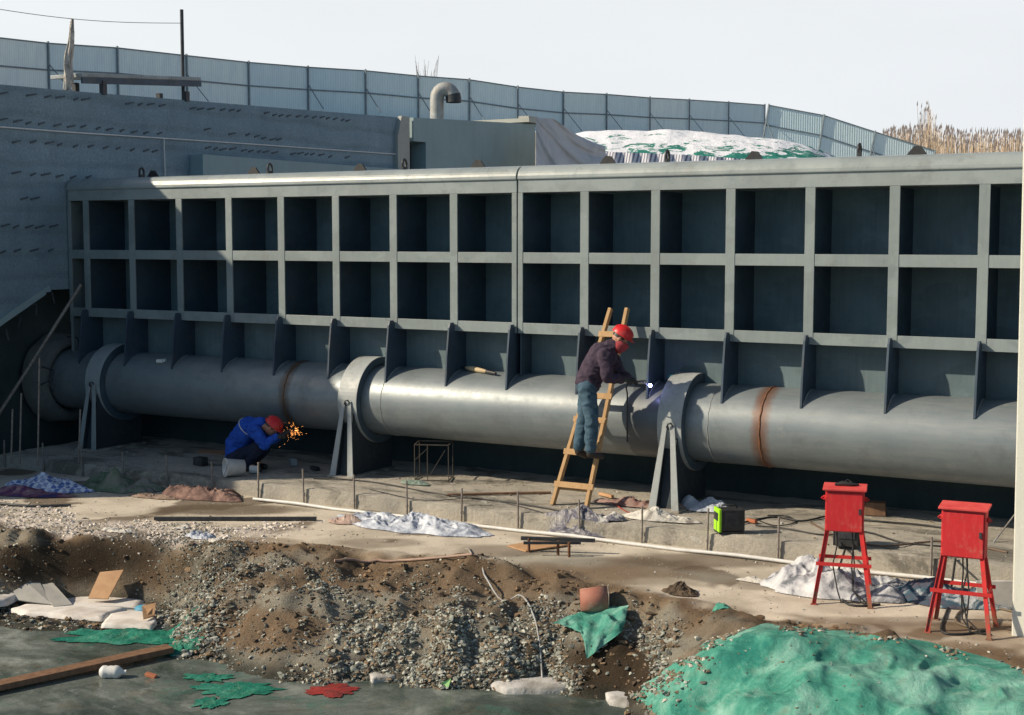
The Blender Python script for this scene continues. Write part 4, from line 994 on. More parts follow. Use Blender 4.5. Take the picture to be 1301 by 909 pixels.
def netf2(u,v):
    top=[(0,702,792),(.25,725,781),(.5,748,774),(1,798,769)];bot=[(0,722,795),(.25,741,806),(.5,745,838),(.75,762,824),(1,792,800)]
    xa,ya=lerp([(p[0],p[1]) for p in top],u),lerp([(p[0],p[2]) for p in top],u);xb,yb=lerp([(p[0],p[1]) for p in bot],u),lerp([(p[0],p[2]) for p in bot],u)
    return drape(xa+(xb-xa)*v+3*N(u*5,v*5,3),ya+(yb-ya)*v+2*N(u*5,v*5,4),lambda X,Y:gh(X,Y,False)+.085+.02*math.sin(u*26+v*3)*v+.015*N(X,Y,5,8))
c=onZ(755,800,-.2);tag(grid_mesh('green_net_piece',50,50,netf2,M['net'],org=c),'smaller green net piece hanging down the bank below the clay bucket','net')
P=onZ(926,786,0);pile('net_tuft',P,0,0,.16,.12,.10,0,M['net'],'small green net tuft above the corner of the large green net','net',61)
# clay coloured bucket lying on its side
P=ground_px(755,771)
e=empty('clay_bucket',P,'reddish clay coloured bucket lying on its side on the bank edge','bucket')
ax=(RT*.96+Vector((0,0,.05))).normalized();b=MB(P);c=P+Vector((0,0,.135));a0=c-ax*.14;a1=c+ax*.13
vs=[];n=28;d=ax;aa=d.orthogonal().normalized();bb=d.cross(aa)
prof=[(a0,.001),(a0,.118),(c,.128),(a1,.135),(a1,.126),(c,.118),(a0+ax*.02,.108),(a0+ax*.02,.001)]
for p,r in prof:
    for k in range(n):
        t=2*PI*k/n;vs.append(p+(aa*math.cos(t)+bb*math.sin(t))*r)
b.add(vs,[(i*n+k,i*n+(k+1)%n,(i+1)*n+(k+1)%n,(i+1)*n+k) for i in range(7) for k in range(n)],True)
b.build('bucket_body',simple('clay_plastic',(.36,.145,.10),(.27,.11,.08),7,.7,c=(.40,.30,.24),cs=4),e)
b=MB(P);pts=[a1+(aa*math.cos(t*PI/10)+bb*math.sin(t*PI/10))*.132+ax*.012*math.sin(t*PI/10) for t in range(11)];b.tube(pts,.005,5);b.build('handle',M['steel_rod'],e)
# dark clump and blue cap
P=onZ(865,754,0);pile('earth_clod',P,0,0,.19,.15,.14,0,simple('clod',(.07,.05,.035),(.12,.085,.055),12,.95,bump=1,bscale=30,bd=.03),'dark clod of earth at the ledge edge right of the clay bucket','clod',70,1.4)
P=onZ(181,727,-.2);P.z=gh(P.x,P.y)+.03;b=MB(P);b.ell(P+Vector((0,0,.01)),(.11,.08,.05),n=16,m=6,z0=-.2);tag(b.build('blue_cap',simple('blue_plastic',(.06,.30,.45),(.05,.22,.36))),'small blue plastic cap in the rubble right of the cardboard','cap')
# ------------------------------------------------------------------ rods, pipes, cables on the ledge
random.seed(21)
for x,yb,yt in ((7,600,552),(56,597,560),(105,607,565),(158,609,571),(213,612,573),(271,616,578),(329,633,584),(387,637,589),(451,643,595),(518,652,602),(587,659,609),(659,668,617),(737,680,625),(816,686,632),(899,695,642),(989,708,651),(1183,732,673)):
    B=onY(x,yb,KY-.02);h=.46*random.uniform(.92,1.08)
    b=MB((B.x,KY-.035,0));b.cyl((B.x,KY-.035,-.03),(B.x+random.uniform(-.012,.012),KY-.035+random.uniform(-.01,.01),SLAB+h-.22+.02),.0125,n=8);b.cyl((B.x,KY-.035,.10),(B.x,KY-.035,.14),.017,n=8)
    tag(b.build('kerb_rod',M['steel_rod']),'short upright steel rod fixed along the front edge of the slab','rod','upright rods along the slab edge')
A=onZ(322,634,.03);B=onZ(1262,745,.03);b=MB(A);pts=[A.lerp(B,k/14)+Vector((0,0,.01*math.sin(k*2))) for k in range(15)];b.tube(pts,.021,10);tag(b.build('white_pipe',M['white']),'long thin white pipe lying along the foot of the slab','pipe')
A=onZ(196,659,.03);B=onZ(402,659,.03);b=MB(A);b.bar(A,B,.06,.04);tag(b.build('dark_bar',M['steel_dark'],bevel=.004),'dark steel bar lying on the sand left of the clear sheeting','bar')
def cable(pts,r,mat,label,z=None,name='cable',cat='cable'):
    P=[ground_px(x,y,0,5,r) for x,y in pts]
    # smooth
    Q=[]
    for i in range(len(P)-1):
        p0=P[max(i-1,0)];p1=P[i];p2=P[i+1];p3=P[min(i+2,len(P)-1)]
        for k in range(5):
            t=k/5;q=.5*((2*p1)+(-p0+p2)*t+(2*p0-5*p1+4*p2-p3)*t*t+(-p0+3*p1-3*p2+p3)*t**3);q.z=max(q.z,gz(q.x,q.y)+r*.7);Q.append(q)
    Q.append(P[-1]);b=MB(P[0]);b.tube(Q,r,6);return tag(b.build(name,mat),label,cat)
cable([(595,697),(615,718),(638,738),(662,757),(676,775),(684,805),(691,840),(697,874)],.011,M['galv'],'pale wire trailing down the bank into the ice','wire')
cable([(0,640),(40,643),(90,642)],.02,M['steel_dark'],'thin dark hose on the crust at the far left')
cable([(425,712),(470,717),(520,713),(600,722)],.017,simple('pale_hose',(.36,.24,.18),(.26,.18,.14)),'pale brown hose lying on the brown earth')
cable([(398,608),(470,612),(560,628),(660,640),(740,655)],.010,M['black'],'thin black cable lying along the slab in the middle')
cable([(568,629),(640,627),(700,626)],.018,M['oldwood'],'thin dark stick lying on the slab left of the ladder',name='stick',cat='stick')
cable([(920,672),(945,664),(985,657),(1020,662),(1060,655),(1110,662),(1180,668),(1250,680)],.012,M['black'],'black cable running right from the green welding machine')
cable([(960,668),(1000,672),(1050,680),(1100,676),(1150,690),(1240,697)],.010,M['black'],'second black cable lying in front of the first on the slab')
cable([(1030,664),(1070,684),(1120,694),(1200,688),(1280,702)],.012,simple('brown_cable',(.16,.10,.07),(.10,.07,.05)),'brown cable crossing the slab behind the red box stands')
cable([(1075,700),(1062,740),(1072,764),(1090,770),(1118,768)],.012,M['black'],'black cable falling from the left red box to the ground')
cable([(1214,712),(1205,770),(1196,801),(1222,806),(1258,800)],.012,M['black'],'black cable curling on the ground under the right red box')
cable([(1290,778),(1250,770),(1222,776),(1215,790),(1235,798)],.014,simple('brown_hose',(.16,.12,.08),(.10,.08,.06)),'brown hose looping on the ground beside the cream post','hose',name='hose')
cable([(960,660),(985,668),(1010,664),(1000,656),(975,655)],.008,M['black'],'small black cable coil on the slab right of the green machine')
cable([(780,640),(800,652),(830,660),(860,655)],.009,simple('red_hose',(.30,.05,.04),(.22,.04,.03)),'thin dark red hose on the slab right of the ladder foot','hose',name='hose')
cable([(470,622),(540,636),(620,648),(700,660)],.006,M['steel_dark'],'thin dark wire along the slab in front of the long black cable')
b=MB(A:=onZ(1262,690,SLAB));B=onY(1300,640,.2);b.tube([A,B],.010,6);tag(b.build('tilted_rod',M['galv']),'thin rod leaning up behind the cream post','rod')
# flat trestle table of boards at mid ledge
P=onZ(690,703,0);e=empty('low_trestle',P,'low rusty trestle with a tan board beneath it beside the white pipe','trestle')
A=onZ(662,684,.16);B=onZ(756,687,.16);b=MB(P);b.bar(A,B,.04,.04);b.bar(onZ(665,690,.15),onZ(738,690,.15),.03,.03);b.build('top_bar',M['steel_dark'],e)
for x,y in ((672,702),(709,706),(723,708)):
    q=onZ(x,y,0);b=MB(P);b.cyl(q,q+Vector((0,0,.17)),.017,n=8);b.build('leg',M['rust'],e)
board('tan_board',[(645,693,.02),(705,682,.03),(722,692,.03),(668,700,.02)],M['ply'],'tan board lying on the sand under the low trestle')
# bits on the slab
board('thin_plank',[(252,571,SLAB+.22),(292,573,SLAB+.22),(292,577,SLAB+.2),(252,575,SLAB+.2)],M['oldwood'],'short plank seat beside the crouching worker')
P=onZ(395,592,SLAB)
random.seed(31)
sc_names=[('grey block left of the third row of rods',(372,592)),('small dark offcut near the collar foot',(400,598)),('dark tool case by the crouching worker',(255,592)),('tan wooden wedge behind the left red box stand',(1112,655)),('orange brown offcut right of the green machine',(955,665)),('small grey offcut on the slab right of the ladder',(770,632))]
for (lb,(x,y)),sz,mt in zip(sc_names,((.16,.10,.10),(.20,.08,.05),(.2,.14,.12),(.26,.18,.16),(.16,.05,.04),(.3,.05,.04)),(M['support'],M['steel_dark'],M['steel_dark'],M['oldwood'],simple('orange_wood',(.40,.13,.05),(.3,.1,.05)),M['ply'])):
    P=onZ(x,y,SLAB);b=MB(P);b.box(P+Vector((0,0,sz[2]/2+.01)),sz,Matrix.Rotation(random.uniform(-.6,.6),3,'Z'),taper=.9);tag(b.build('offcut',mt,bevel=.006),lb,'offcut')
# wire cage under the pipe
A=onZ(527,612,SLAB);B=onZ(570,613,SLAB);u=(B-A);e=empty('wire_cage',A,'thin rusty wire frame cage standing in the shadow under the pipe','cage')
h=.52;v_=Vector((-.15,.35,0));b=MB(A)
for p in (A,B,A+v_,B+v_,A.lerp(B,.38)): b.cyl(p,p+Vector((0,0,h)),.007,n=6)
for z in (.02,h):
    for p,q in ((A,B),(A+v_,B+v_),(A,A+v_),(B,B+v_)): b.bar(p+Vector((0,0,z)),q+Vector((0,0,z)),.014,.014)
b.build('frame',simple('rusty_wire',(.07,.06,.05),(.045,.038,.03)),e);b=MB(A);b.bar(A+Vector((0,0,.3)),A.lerp(B,.4)+Vector((0,0,.48)),.01,.01);b.bar(A.lerp(B,.45)+Vector((0,0,.1)),A.lerp(B,.9)+Vector((0,0,.45)),.01,.01);b.build('brace',simple('rusty_wire2',(.07,.06,.05),(.045,.038,.03)),e)
# items lying on the pipe
def on_pipe(x,y):
    d=ray(x,y);a=d.y**2+d.z**2;oy=CAM.y-.17;oz=CAM.z-1.25;bq=2*(oy*d.y+oz*d.z);cq=oy*oy+oz*oz-.25;D=bq*bq-4*a*cq
    if D<0:return onY(x,y,.1)
    return CAM+d*((-bq-math.sqrt(D))/(2*a))
P=on_pipe(605,474);e=empty('hand_torch',P,'tan handled grinder lying on the pipe near the middle of the gate','tool');A=on_pipe(592,471)+Vector((0,0,.04));B=on_pipe(618,476)+Vector((0,0,.04))
b=MB(P);b.tube([A.lerp(B,k/5) for k in range(6)],[.018,.035,.040,.036,.030,.024],10);b.build('grip',simple('tan_tool',(.50,.40,.24),(.40,.30,.18)),e)
b=MB(P);b.cyl(B,B.lerp(A,-.45),.028,.018,n=10);b.build('nozzle',M['black'],e)
b=MB(P);b.tube([A,A+Vector((-.12,.05,.0)),A+Vector((-.22,.12,.03))],.008,6);b.build('lead',M['black'],e)
P=on_pipe(203,463);b=MB(P);b.cyl(P+Vector((-.05,0,.045)),P+Vector((.06,.02,.05)),.035,n=12);b.cyl(P+Vector((.06,.02,.05)),P+Vector((.10,.03,.07)),.02,.03,n=12);tag(b.build('paint_can',M['white']),'small white can lying on the shaded pipe','can')
P=onY(858,480,.05);b=MB(P);b.ell(P,(.10,.05,.05),n=14,m=8,f=lambda v:v*(1+.3*N(v.x*20,v.y*20,v.z*20)));tag(b.build('teal_rag',simple('teal',(.06,.30,.28),(.04,.2,.2))),'teal rag on top of the right collar','rag')
# ------------------------------------------------------------------ welding machines
def welder(px,py,sz,rz,mats,label,z):
    P=onZ(px,py,z);e=empty('welding_machine',P,label,'welding machine',rz=rz);o=P;Rz=Matrix.Rotation(rz,3,'Z')
    b=MB(P,rz);b.box(P+Rz@Vector((0,0,sz[2]/2+.02)),sz,Rz);b.build('body',mats[0],e,bevel=.015)
    b=MB(P,rz);b.box(P+Rz@Vector((-.008-sz[0]/2,0,sz[2]/2+.02)),(.02,sz[1]*.96,sz[2]*.96),Rz)
    b.build('side_panel',mats[1],e,bevel=.008)
    b=MB(P,rz);b.box(P+Rz@Vector((0,-sz[1]/2-.006,sz[2]*.62)),(sz[0]*.7,.012,sz[2]*.35),Rz);b.build('front_panel',M['steel_dark'],e)
    b=MB(P,rz);hz=sz[2]+.02;b.tube([P+Rz@Vector((-sz[0]*.3,0,hz)),P+Rz@Vector((-sz[0]*.25,0,hz+.035)),P+Rz@Vector((sz[0]*.25,0,hz+.035)),P+Rz@Vector((sz[0]*.3,0,hz))],.01,6);b.build('handle',M['black'],e)
    for s in(-1,1):
        b=MB(P,rz);q=P+Rz@Vector((s*sz[0]*.25,-sz[1]/2,sz[2]*.2));b.cyl(q,q+Rz@Vector((0,-.04,0)),.018,n=10);b.build('socket',M['steel_dark'],e)
    return e
# green front face towards the left front, black ribbed body behind
def green_welder():
    P=onZ(926,677,SLAB);rz=R(38);Rz=Matrix.Rotation(rz,3,'Z');e=empty('welding_machine',P,'lime green and black welding machine standing on the slab','welding machine',rz=rz)
    b=MB(P,rz);b.box(P+Rz@Vector((.02,.0,.16)),(.28,.20,.25),Rz);b.build('case',M['black'],e,bevel=.012)
    b=MB(P,rz);b.box(P+Rz@Vector((-.135,0,.16)),(.035,.215,.27),Rz);b.build('front_frame',M['green'],e,bevel=.01)
    b=MB(P,rz);b.box(P+Rz@Vector((-.155,0,.20)),(.008,.15,.09),Rz);b.build('control_panel',M['steel_dark'],e)
    b=MB(P,rz);b.box(P+Rz@Vector((0,-.104,.17)),(.17,.008,.17),Rz);
    for k in range(5): b.box(P+Rz@Vector((0,-.11,.10+.035*k)),(.15,.006,.012),Rz)
    b.build('vent_grille',M['steel_dark'],e)
    b=MB(P,rz);b.tube([P+Rz@Vector((-.1,0,.28)),P+Rz@Vector((-.08,0,.325)),P+Rz@Vector((.08,0,.325)),P+Rz@Vector((.1,0,.28))],.011,6);b.build('handle',M['black'],e)
    b=MB(P,rz);b.box(P+Rz@Vector((0,0,.02)),(.30,.20,.02),Rz);b.build('foot',M['black'],e)
green_welder()
welder(1078,694,(.26,.32,.26),R(8),(M['black'],M['steel_dark']),'black welding machine on the slab behind the left red box stand',SLAB)
# ------------------------------------------------------------------ red electrical box stands
def red_stand(px,py,rz,label,bw=.37,bd=.20,bh=.42,tot=1.13,flip=1,drift=0):
    P=onZ(px,py,0);P.z=gh(P.x,P.y);Rz=Matrix.Rotation(rz,3,'Z');T=lambda x,y,z:P+Rz@Vector((x,y,z));e=empty('red_box_stand',P,label,'electrical box',rz=rz)
    z0=tot-bh
    b=MB(P,rz);b.box(T(0,0,z0+bh/2),(bw,bd,bh),Rz);b.build('box_body',M['red'],e,bevel=.006)
    b=MB(P,rz);b.box(T(0,-bd/2-.007,z0+bh/2-.012),(bw*.93,.014,bh*.90),Rz);d_=b.build('door',M['red'],e,bevel=.003);b=MB(P,rz);b.box(T(bw*.40,-bd/2-.020,z0+bh*.5),(.022,.014,.055),Rz);b.build('lock',M['steel_dark'],d_);b=MB(P,rz);b.box(T(-bw*.475,-bd/2-.006,z0+bh*.75),(.014,.016,.05),Rz);b.box(T(-bw*.475,-bd/2-.006,z0+bh*.25),(.014,.016,.05),Rz);b.build('hinge',M['redleg'],d_)
    b=MB(P,rz);b.prism([(-.5,0),(.5,0),(.5,1),(-.5,1)],'x',0,0) if False else None
    b.box(T(0,-.012,tot+.012),(bw+.05,bd+.06,.022),Rz@Matrix.Rotation(R(4),3,'X'));b.build('lid',M['redpale'],e,bevel=.004)
    for sx in(-1,1):
        b=MB(P,rz);b.box(T(sx*(bw/2+.012),0,tot-.10),(.02,.03,.04),Rz);b.tube([T(sx*(bw/2+.02),-.01,tot-.12),T(sx*(bw/2+.045),-.01,tot-.105),T(sx*(bw/2+.02),-.01,tot-.085)],.006,6);b.build('latch',M['red'],e)
    fx,fy=.27,.24
    for sx in(-1,1):
        for sy in(-1,1):
            top=T(sx*(bw/2-.025),sy*(bd/2-.02),z0+.03);foot=T(sx*fx,sy*fy,-.0)
            d=foot-top;b=MB(P,rz)
            ux=Rz@Vector((1,0,0));uy=Rz@Vector((0,1,0))
            b.bar(top,foot,.040,.006,up=uy);b.bar(top+ux*sx*.017,foot+ux*sx*.017,.038,.006,up=ux)
            b.box(foot+Vector((0,0,.006)),(.06,.05,.008),Rz);b.build('leg',M['redleg'],e,bevel=.001)
    hh=z0*.56;k=1-hh/(z0+.03);ax=bw/2-.025+(fx-bw/2+.025)*k;ay=bd/2-.02+(fy-bd/2+.02)*k
    for a,c in (((-ax-.05,-ay-.022),(ax+.06,-ay-.022)),((-ax-.04,ay+.022),(ax+.05,ay+.022)),((-ax-.022,-ay-.02),(-ax-.022,ay+.02)),((ax+.022,-ay-.02),(ax+.022,ay+.02))):
        b=MB(P,rz);b.bar(T(a[0],a[1],hh),T(c[0],c[1],hh),.006,.036);b.build('cross_bar',M['redleg'],e)
    random.seed(int(px))
    for k in range(3):
        x=random.uniform(-.1,.12);b=MB(P,rz);b.tube([T(x,0,z0+.01),T(x+.01,-.02,z0-.15),T(x-.03+.03*k,-.02,z0-.35),T(x+.02,-.06,.12),T(x+.06+.05*k,-.12,.015),T(x+.25,-.1,.012)],.008,6);b.build('cable',M['black'],e)
    return e,T,tot
e,T,tot=red_stand(1071,763,R(14),'red electrical box on splayed legs with black tools on its lid, nearer the ladder')
P=T(0,0,tot+.03);b=MB(P);b.tube([T(-.10,-.02,tot+.035),T(-.03,.0,tot+.045),T(.05,-.01,tot+.04),T(.13,.02,tot+.035)],[.012,.028,.022,.010],8);b.tube([T(-.02,0,tot+.05),T(.02,.05,tot+.08),T(.06,.03,tot+.05)],.008,6);tag(b.build('black_clamp',M['black']),'black clamp and cable end lying on the left red box','clamp')
red_stand(1222,800,R(4),'red electrical box on splayed legs beside the cream post',bh=.45,tot=1.14,bw=.385)
P=onZ(1272,768,0);board('white_board',[(1242,770,.02),(1300,772,.02),(1300,738,.30),(1240,738,.28)],M['white'],'white board leaning behind the right red box stand')
# ------------------------------------------------------------------ ladder
lad=empty('wooden_ladder',onY(725,648,-.85),'tan wooden ladder leaning on the gate under the standing worker','ladder');lad.location.z=SLAB
lo=lad.location.copy()
LB=onY(702,648,-.88);LB.z=SLAB;LT=onY(776,392,-.08);RB_=onY(745,645,-.88);RB_.z=SLAB;RT_=onY(797,392,-.08)
for a,c in ((LB,LT),(RB_,RT_)):
    b=MB(lo);b.bar(a,c,.045,.075,up=(0,-1,.2));b.build('rail',M['wood'],lad,bevel=.004)
for ypx in (620,578,536,505,463,425):
    t=lerp([(392,1),(648,0)],ypx);t=(648-ypx)/256
    a=LB.lerp(LT,t);c=RB_.lerp(RT_,t);u=(c-a).normalized();n_=Vector((0,-1,-.28)).normalized()*.032
    b=MB(lo);b.bar(a-u*.05+n_,c+u*.05+n_,.03,.075,up=(0,.3,1));b.build('rung',M['wood'],lad,bevel=.003)
b=MB(lo);a=LB.lerp(LT,.08);c=RB_.lerp(RT_,.08);b.bar(a+Vector((0,.06,0)),c+Vector((0,.06,0)),.03,.03);b.build('tie_bar',M['wood'],lad)
# ------------------------------------------------------------------ PEOPLE
def caps(b,chain,rs,n=16):
    for i in range(len(chain)-1):
        p,q=Vector(chain[i]),Vector(chain[i+1]);b.cyl(p,q,rs[i],rs[i+1],n=n)
    for p,r in zip(chain,rs): b.ell(p,(r,r,r),n=n,m=10)
def fuse(b,name,mat,parent,voxel=.009,smooth=4,fold=0,fs=14,seed=0):
    me=b.mesh('tmp');o=bpy.data.objects.new('tmp',me);COL.objects.link(o)
    m=o.modifiers.new('r','REMESH');m.mode='VOXEL';m.voxel_size=voxel;m.use_smooth_shade=True
    s=o.modifiers.new('s','SMOOTH');s.iterations=smooth;s.factor=.5
    dg=bpy.context.evaluated_depsgraph_get();nm=bpy.data.meshes.new_from_object(o.evaluated_get(dg));bpy.data.objects.remove(o)
    if fold:
        nr=[v.normal.copy() for v in nm.vertices]
        for v,n_ in zip(nm.vertices,nr):
            c=v.co;w_=c+Vector((.03*N(c.x,c.z,seed,9),0,.03*N(c.y,c.z,seed+1,9)))
            f=1-abs(noise.noise(Vector((w_.x*fs*.6,w_.y*fs*.6,w_.z*fs))+Vector((seed,0,0))))*2
            v.co+=n_*fold*f
    nm.materials.clear();ob=link(name,nm,mat,parent,True);return ob
def person(base,label,J,mats,sash=None,glove=True):
    """J: joints in world space"""
    e=empty('person',base,label,'person');o=Vector(base)
    head=J['head'];f=J['face'];upv=J['headup'];side=f.cross(upv).normalized()
    # body: one continuous skin
    b=MB(o)
    caps(b,[J['hip'],J['waist'],J['chest'],J['neck']],[.125,.115,.135,.06])
    for s in('L','R'):
        caps(b,[J['hip'+s],J['knee'+s],J['ank'+s]],[.085,.060,.042]);caps(b,[J['ank'+s],J['toe'+s]],[.04,.032])
        caps(b,[J['sh'+s],J['el'+s],J['wr'+s]],[.055,.042,.028]);
    caps(b,[J['neck'],head-upv*.06],[.058,.055])
    rot=Matrix((side,f,upv)).transposed()
    b.ell(head,(.076,.096,.118),rot,n=20,m=14)
    b.ell(head-upv*.055+f*.035,(.052,.058,.062),rot)       # jaw
    b.add([head+f*.085+upv*.02-side*.012,head+f*.085+upv*.02+side*.012,head+f*.122-upv*.022+side*.016,head+f*.122-upv*.022-side*.016,head+f*.08-upv*.035],[(0,1,2,3),(0,3,4),(1,4,2),(3,2,4),(0,4,1)])
    for s in(-1,1): b.ell(head+side*s*.078-upv*.005,(.012,.022,.034),rot,n=8,m=6)
    # hands with five fingers
    for s in('L','R'):
        wr=J['wr'+s];hd=J['hand'+s];d=(hd-wr).normalized();sd2=J['pn'+s];lat=d.cross(sd2).normalized()
        palm=wr+d*.055;caps(b,[wr,wr+d*.03],[.028,.026],8)
        b.ell(palm,(.042,.046,.020),Matrix((lat,d,sd2)).transposed(),n=12,m=8)
        for k,(off,L) in enumerate(((-.030,.062),(-.010,.074),(.010,.070),(.030,.054))):
            q0=wr+d*.088+lat*off;q1=q0+d*L*.45+sd2*L*.20;q2=q1+d*L*.05+sd2*L*.38;q3=q2-d*L*.25+sd2*L*.18
            caps(b,[q0-d*.02,q0,q1,q2,q3],[.0095,.0105,.0098,.009,.008],8)
        t0=wr+d*.035-lat*.034;caps(b,[t0,t0-lat*.018+d*.028+sd2*.012,t0+lat*.0+d*.052+sd2*.034],[.013,.012,.010],8)
    fuse(b,'body',M['skinc'],e,voxel=.0075,smooth=2)
    # eyes, mouth
    b=MB(o)
    for s in(-1,1): b.ell(head+side*s*.032+f*.084+upv*.012,(.014,.010,.009),rot,n=10,m=6)
    b.build('eye',M['white'],e)
    b=MB(o)
    for s in(-1,1): b.ell(head+side*s*.032+f*.093+upv*.012,(.006,.004,.006),rot,n=8,m=6)
    b.build('pupil',M['black'],e)
    b=MB(o);b.ell(head+f*.092-upv*.055,(.024,.008,.007),rot,n=10,m=6);b.build('mouth',M['redpale'],e)
    b=MB(o);b.ell(head+upv*.015-f*.012,(.083,.098,.112),rot,n=20,m=12,z0=-.15);b.build('hair',M['black'],e)
    # clothes
    b=MB(o);caps(b,[J['hip']+(J['waist']-J['hip'])*.15,J['waist'],J['chest'],J['chest'].lerp(J['neck'],.75)],[.158,.150,.170,.095])
    b.ell(J['shL'].lerp(J['shR'],.5)+(J['chest']-J['neck'])*.12,(.20,.13,.12),Matrix(((J['shR']-J['shL']).normalized(),(J['shR']-J['shL']).normalized().cross(Vector((0,0,1))).normalized(),Vector((0,0,1)))).transposed())
    for s in('L','R'): caps(b,[J['sh'+s],J['el'+s],J['wr'+s]],[.085,.066,.046])
    caps(b,[J['neck'],J['neck'].lerp(J['chest'],.2)],[.082,.092])
    b2=fuse(b,'jacket',mats['top'],e,voxel=.010,smooth=3,fold=.017,fs=13,seed=3)
    b=MB(o);caps(b,[J['hip'],J['hip'].lerp(J['waist'],.6)],[.152,.146])
    for s in('L','R'): caps(b,[J['hip'+s],J['knee'+s],J['ank'+s].lerp(J['knee'+s],.06)],[.112,.082,.066])
    fuse(b,'trousers',mats['leg'],e,voxel=.010,smooth=3,fold=.013,fs=12,seed=8)
    for s in('L','R'):
        b=MB(o);A=J['ank'+s];Tt=J['toe'+s];caps(b,[A+Vector((0,0,.06)),A,A+Vector((0,0,-.05))],[.056,.054,.050]);caps(b,[A+Vector((0,0,-.045)),A.lerp(Tt,.55)+Vector((0,0,-.02)),Tt],[.050,.048,.040])
        fuse(b,'boot',M['boots'],e,voxel=.009,smooth=2)
        if glove:
            b=MB(o);wr=J['wr'+s];hd=J['hand'+s];d=(hd-wr).normalized();sd2=J['pn'+s];lat=d.cross(sd2).normalized()
            caps(b,[wr-d*.04,wr,wr+d*.03],[.050,.040,.038],10);b.ell(wr+d*.058,(.052,.054,.030),Matrix((lat,d,sd2)).transposed(),n=12,m=8)
            for k,(off,L) in enumerate(((-.034,.064),(-.011,.076),(.012,.072),(.035,.058))):
                q0=wr+d*.088+lat*off;q1=q0+d*L*.45+sd2*L*.20;q2=q1+d*L*.05+sd2*L*.38;q3=q2-d*L*.25+sd2*L*.18;caps(b,[q0-d*.02,q0,q1,q2,q3],[.013,.0145,.0135,.013,.012],8)
            t0=wr+d*.035-lat*.036;caps(b,[t0,t0-lat*.02+d*.028+sd2*.012,t0+d*.054+sd2*.036],[.018,.016,.014],8)
            fuse(b,'glove',M['glove'],e,voxel=.007,smooth=1)
    # hard hat: dome, brim, ridge
    b=MB(o);hc=head+upv*.045
    def dome(v): return v
    b.ell(hc,(.118,.140,.120),rot,n=32,m=14,z0=-.02)
    b.ell(hc-upv*.002+f*.02,(.128,.168,.014),rot,n=32,m=6)
    for k in(-1,0,1):
        pts=[hc+side*k*.035+(f*math.cos(t)*.142+upv*math.sin(t)*.124)*(1-.06*abs(k)) for t in [PI*j/14 for j in range(2,13)]];b.tube(pts,.008,6)
    b.build('helmet',M['helmet'],e)
    return e,rot,side
def V(x,y,Y): return onY(x,y,Y)
Z=Vector((0,0,1))
# standing welder on the ladder, seen from behind his right side, facing the gate and to the right
sdv=Vector((.30,-.95,0)).normalized()   # towards his right hand side
hip=V(747,487,-.86);chest=V(766,452,-.80);neck=V(779,438,-.76)
J=dict(hip=hip,waist=V(752,473,-.86),chest=chest,neck=neck)
J['hipR']=hip+sdv*.085+Vector((-.0,0,-.05));J['hipL']=hip-sdv*.085+Vector((-.02,0,-.05))
J['kneeR']=V(752,532,-.94);J['ankR']=V(750,572,-.96);J['toeR']=V(764,580,-.86)
J['kneeL']=V(742,532,-.84);J['ankL']=V(735,569,-.88);J['toeL']=V(744,579,-.76)
J['shR']=V(768,452,-.98);J['shL']=V(776,448,-.62)
J['elR']=V(772,480,-1.00);J['wrR']=V(789,482,-.88);J['handR']=V(801,483,-.80)
J['elL']=V(786,474,-.60);J['wrL']=V(797,480,-.60);J['handL']=V(806,483,-.55)
for s in 'LR': J['pn'+s]=Vector((.1,.3,-.9)).normalized()
J['head']=V(788,430,-.74);J['face']=Vector((.80,.30,-.52)).normalized();J['headup']=(Vector((.50,.2,.84))-J['face']*Vector((.50,.2,.84)).dot(J['face'])).normalized()
base=Vector((hip.x-.05,-.85,V(744,580,-.9).z))
e1,rot,side=person(base,'worker in red helmet, plum jacket and jeans standing on the ladder with a torch',J,dict(top=M['jacket'],leg=M['jeans']))
# red cloth hanging from helmet over the face and neck
h=J['head'];f=J['face'];u=J['headup'];b=MB(base)
b.ell(h+f*.045-u*.06,(.092,.10,.115),rot,n=20,m=12,z1=.35,f=lambda v:v*(1+.10*N(v.x*25,v.y*25,v.z*25)));b.build('face_cloth',M['scarf'],e1)
# torch in his hand, lead hanging down
A=J['wrR'].lerp(J['handR'],.9);B=V(826,490,-.34)
tq=empty('welding_torch',A,'welding torch in the hand of the worker on the ladder','welding torch')
b=MB(A);b.cyl(A-(B-A).normalized()*.08,A+(B-A)*.25,.018,n=10);b.build('grip',M['black'],tq)
b=MB(A);b.tube([A+(B-A)*.25,A+(B-A)*.6+Z*.02,B+Vector((-.03,0,0))],[.010,.008,.004],8);b.build('neck',M['steel_dark'],tq)
cpts=[A,A+Vector((-.03,-.03,-.10)),V(797,500,-.72),V(797,530,-.70),V(797,562,-.68)];b=MB(A);b.tube([A.lerp(A,0)]+cpts[1:],.010,6);b.build('lead',M['black'],tq)
b=MB(B);b.ell(B,(.022,.022,.022),n=10,m=8);tag(b.build('arc_spark',emis('arc',(.45,.45,1),60)),'bright bluish welding spark at the tip of the torch','spark')
b=MB(B);random.seed(2)
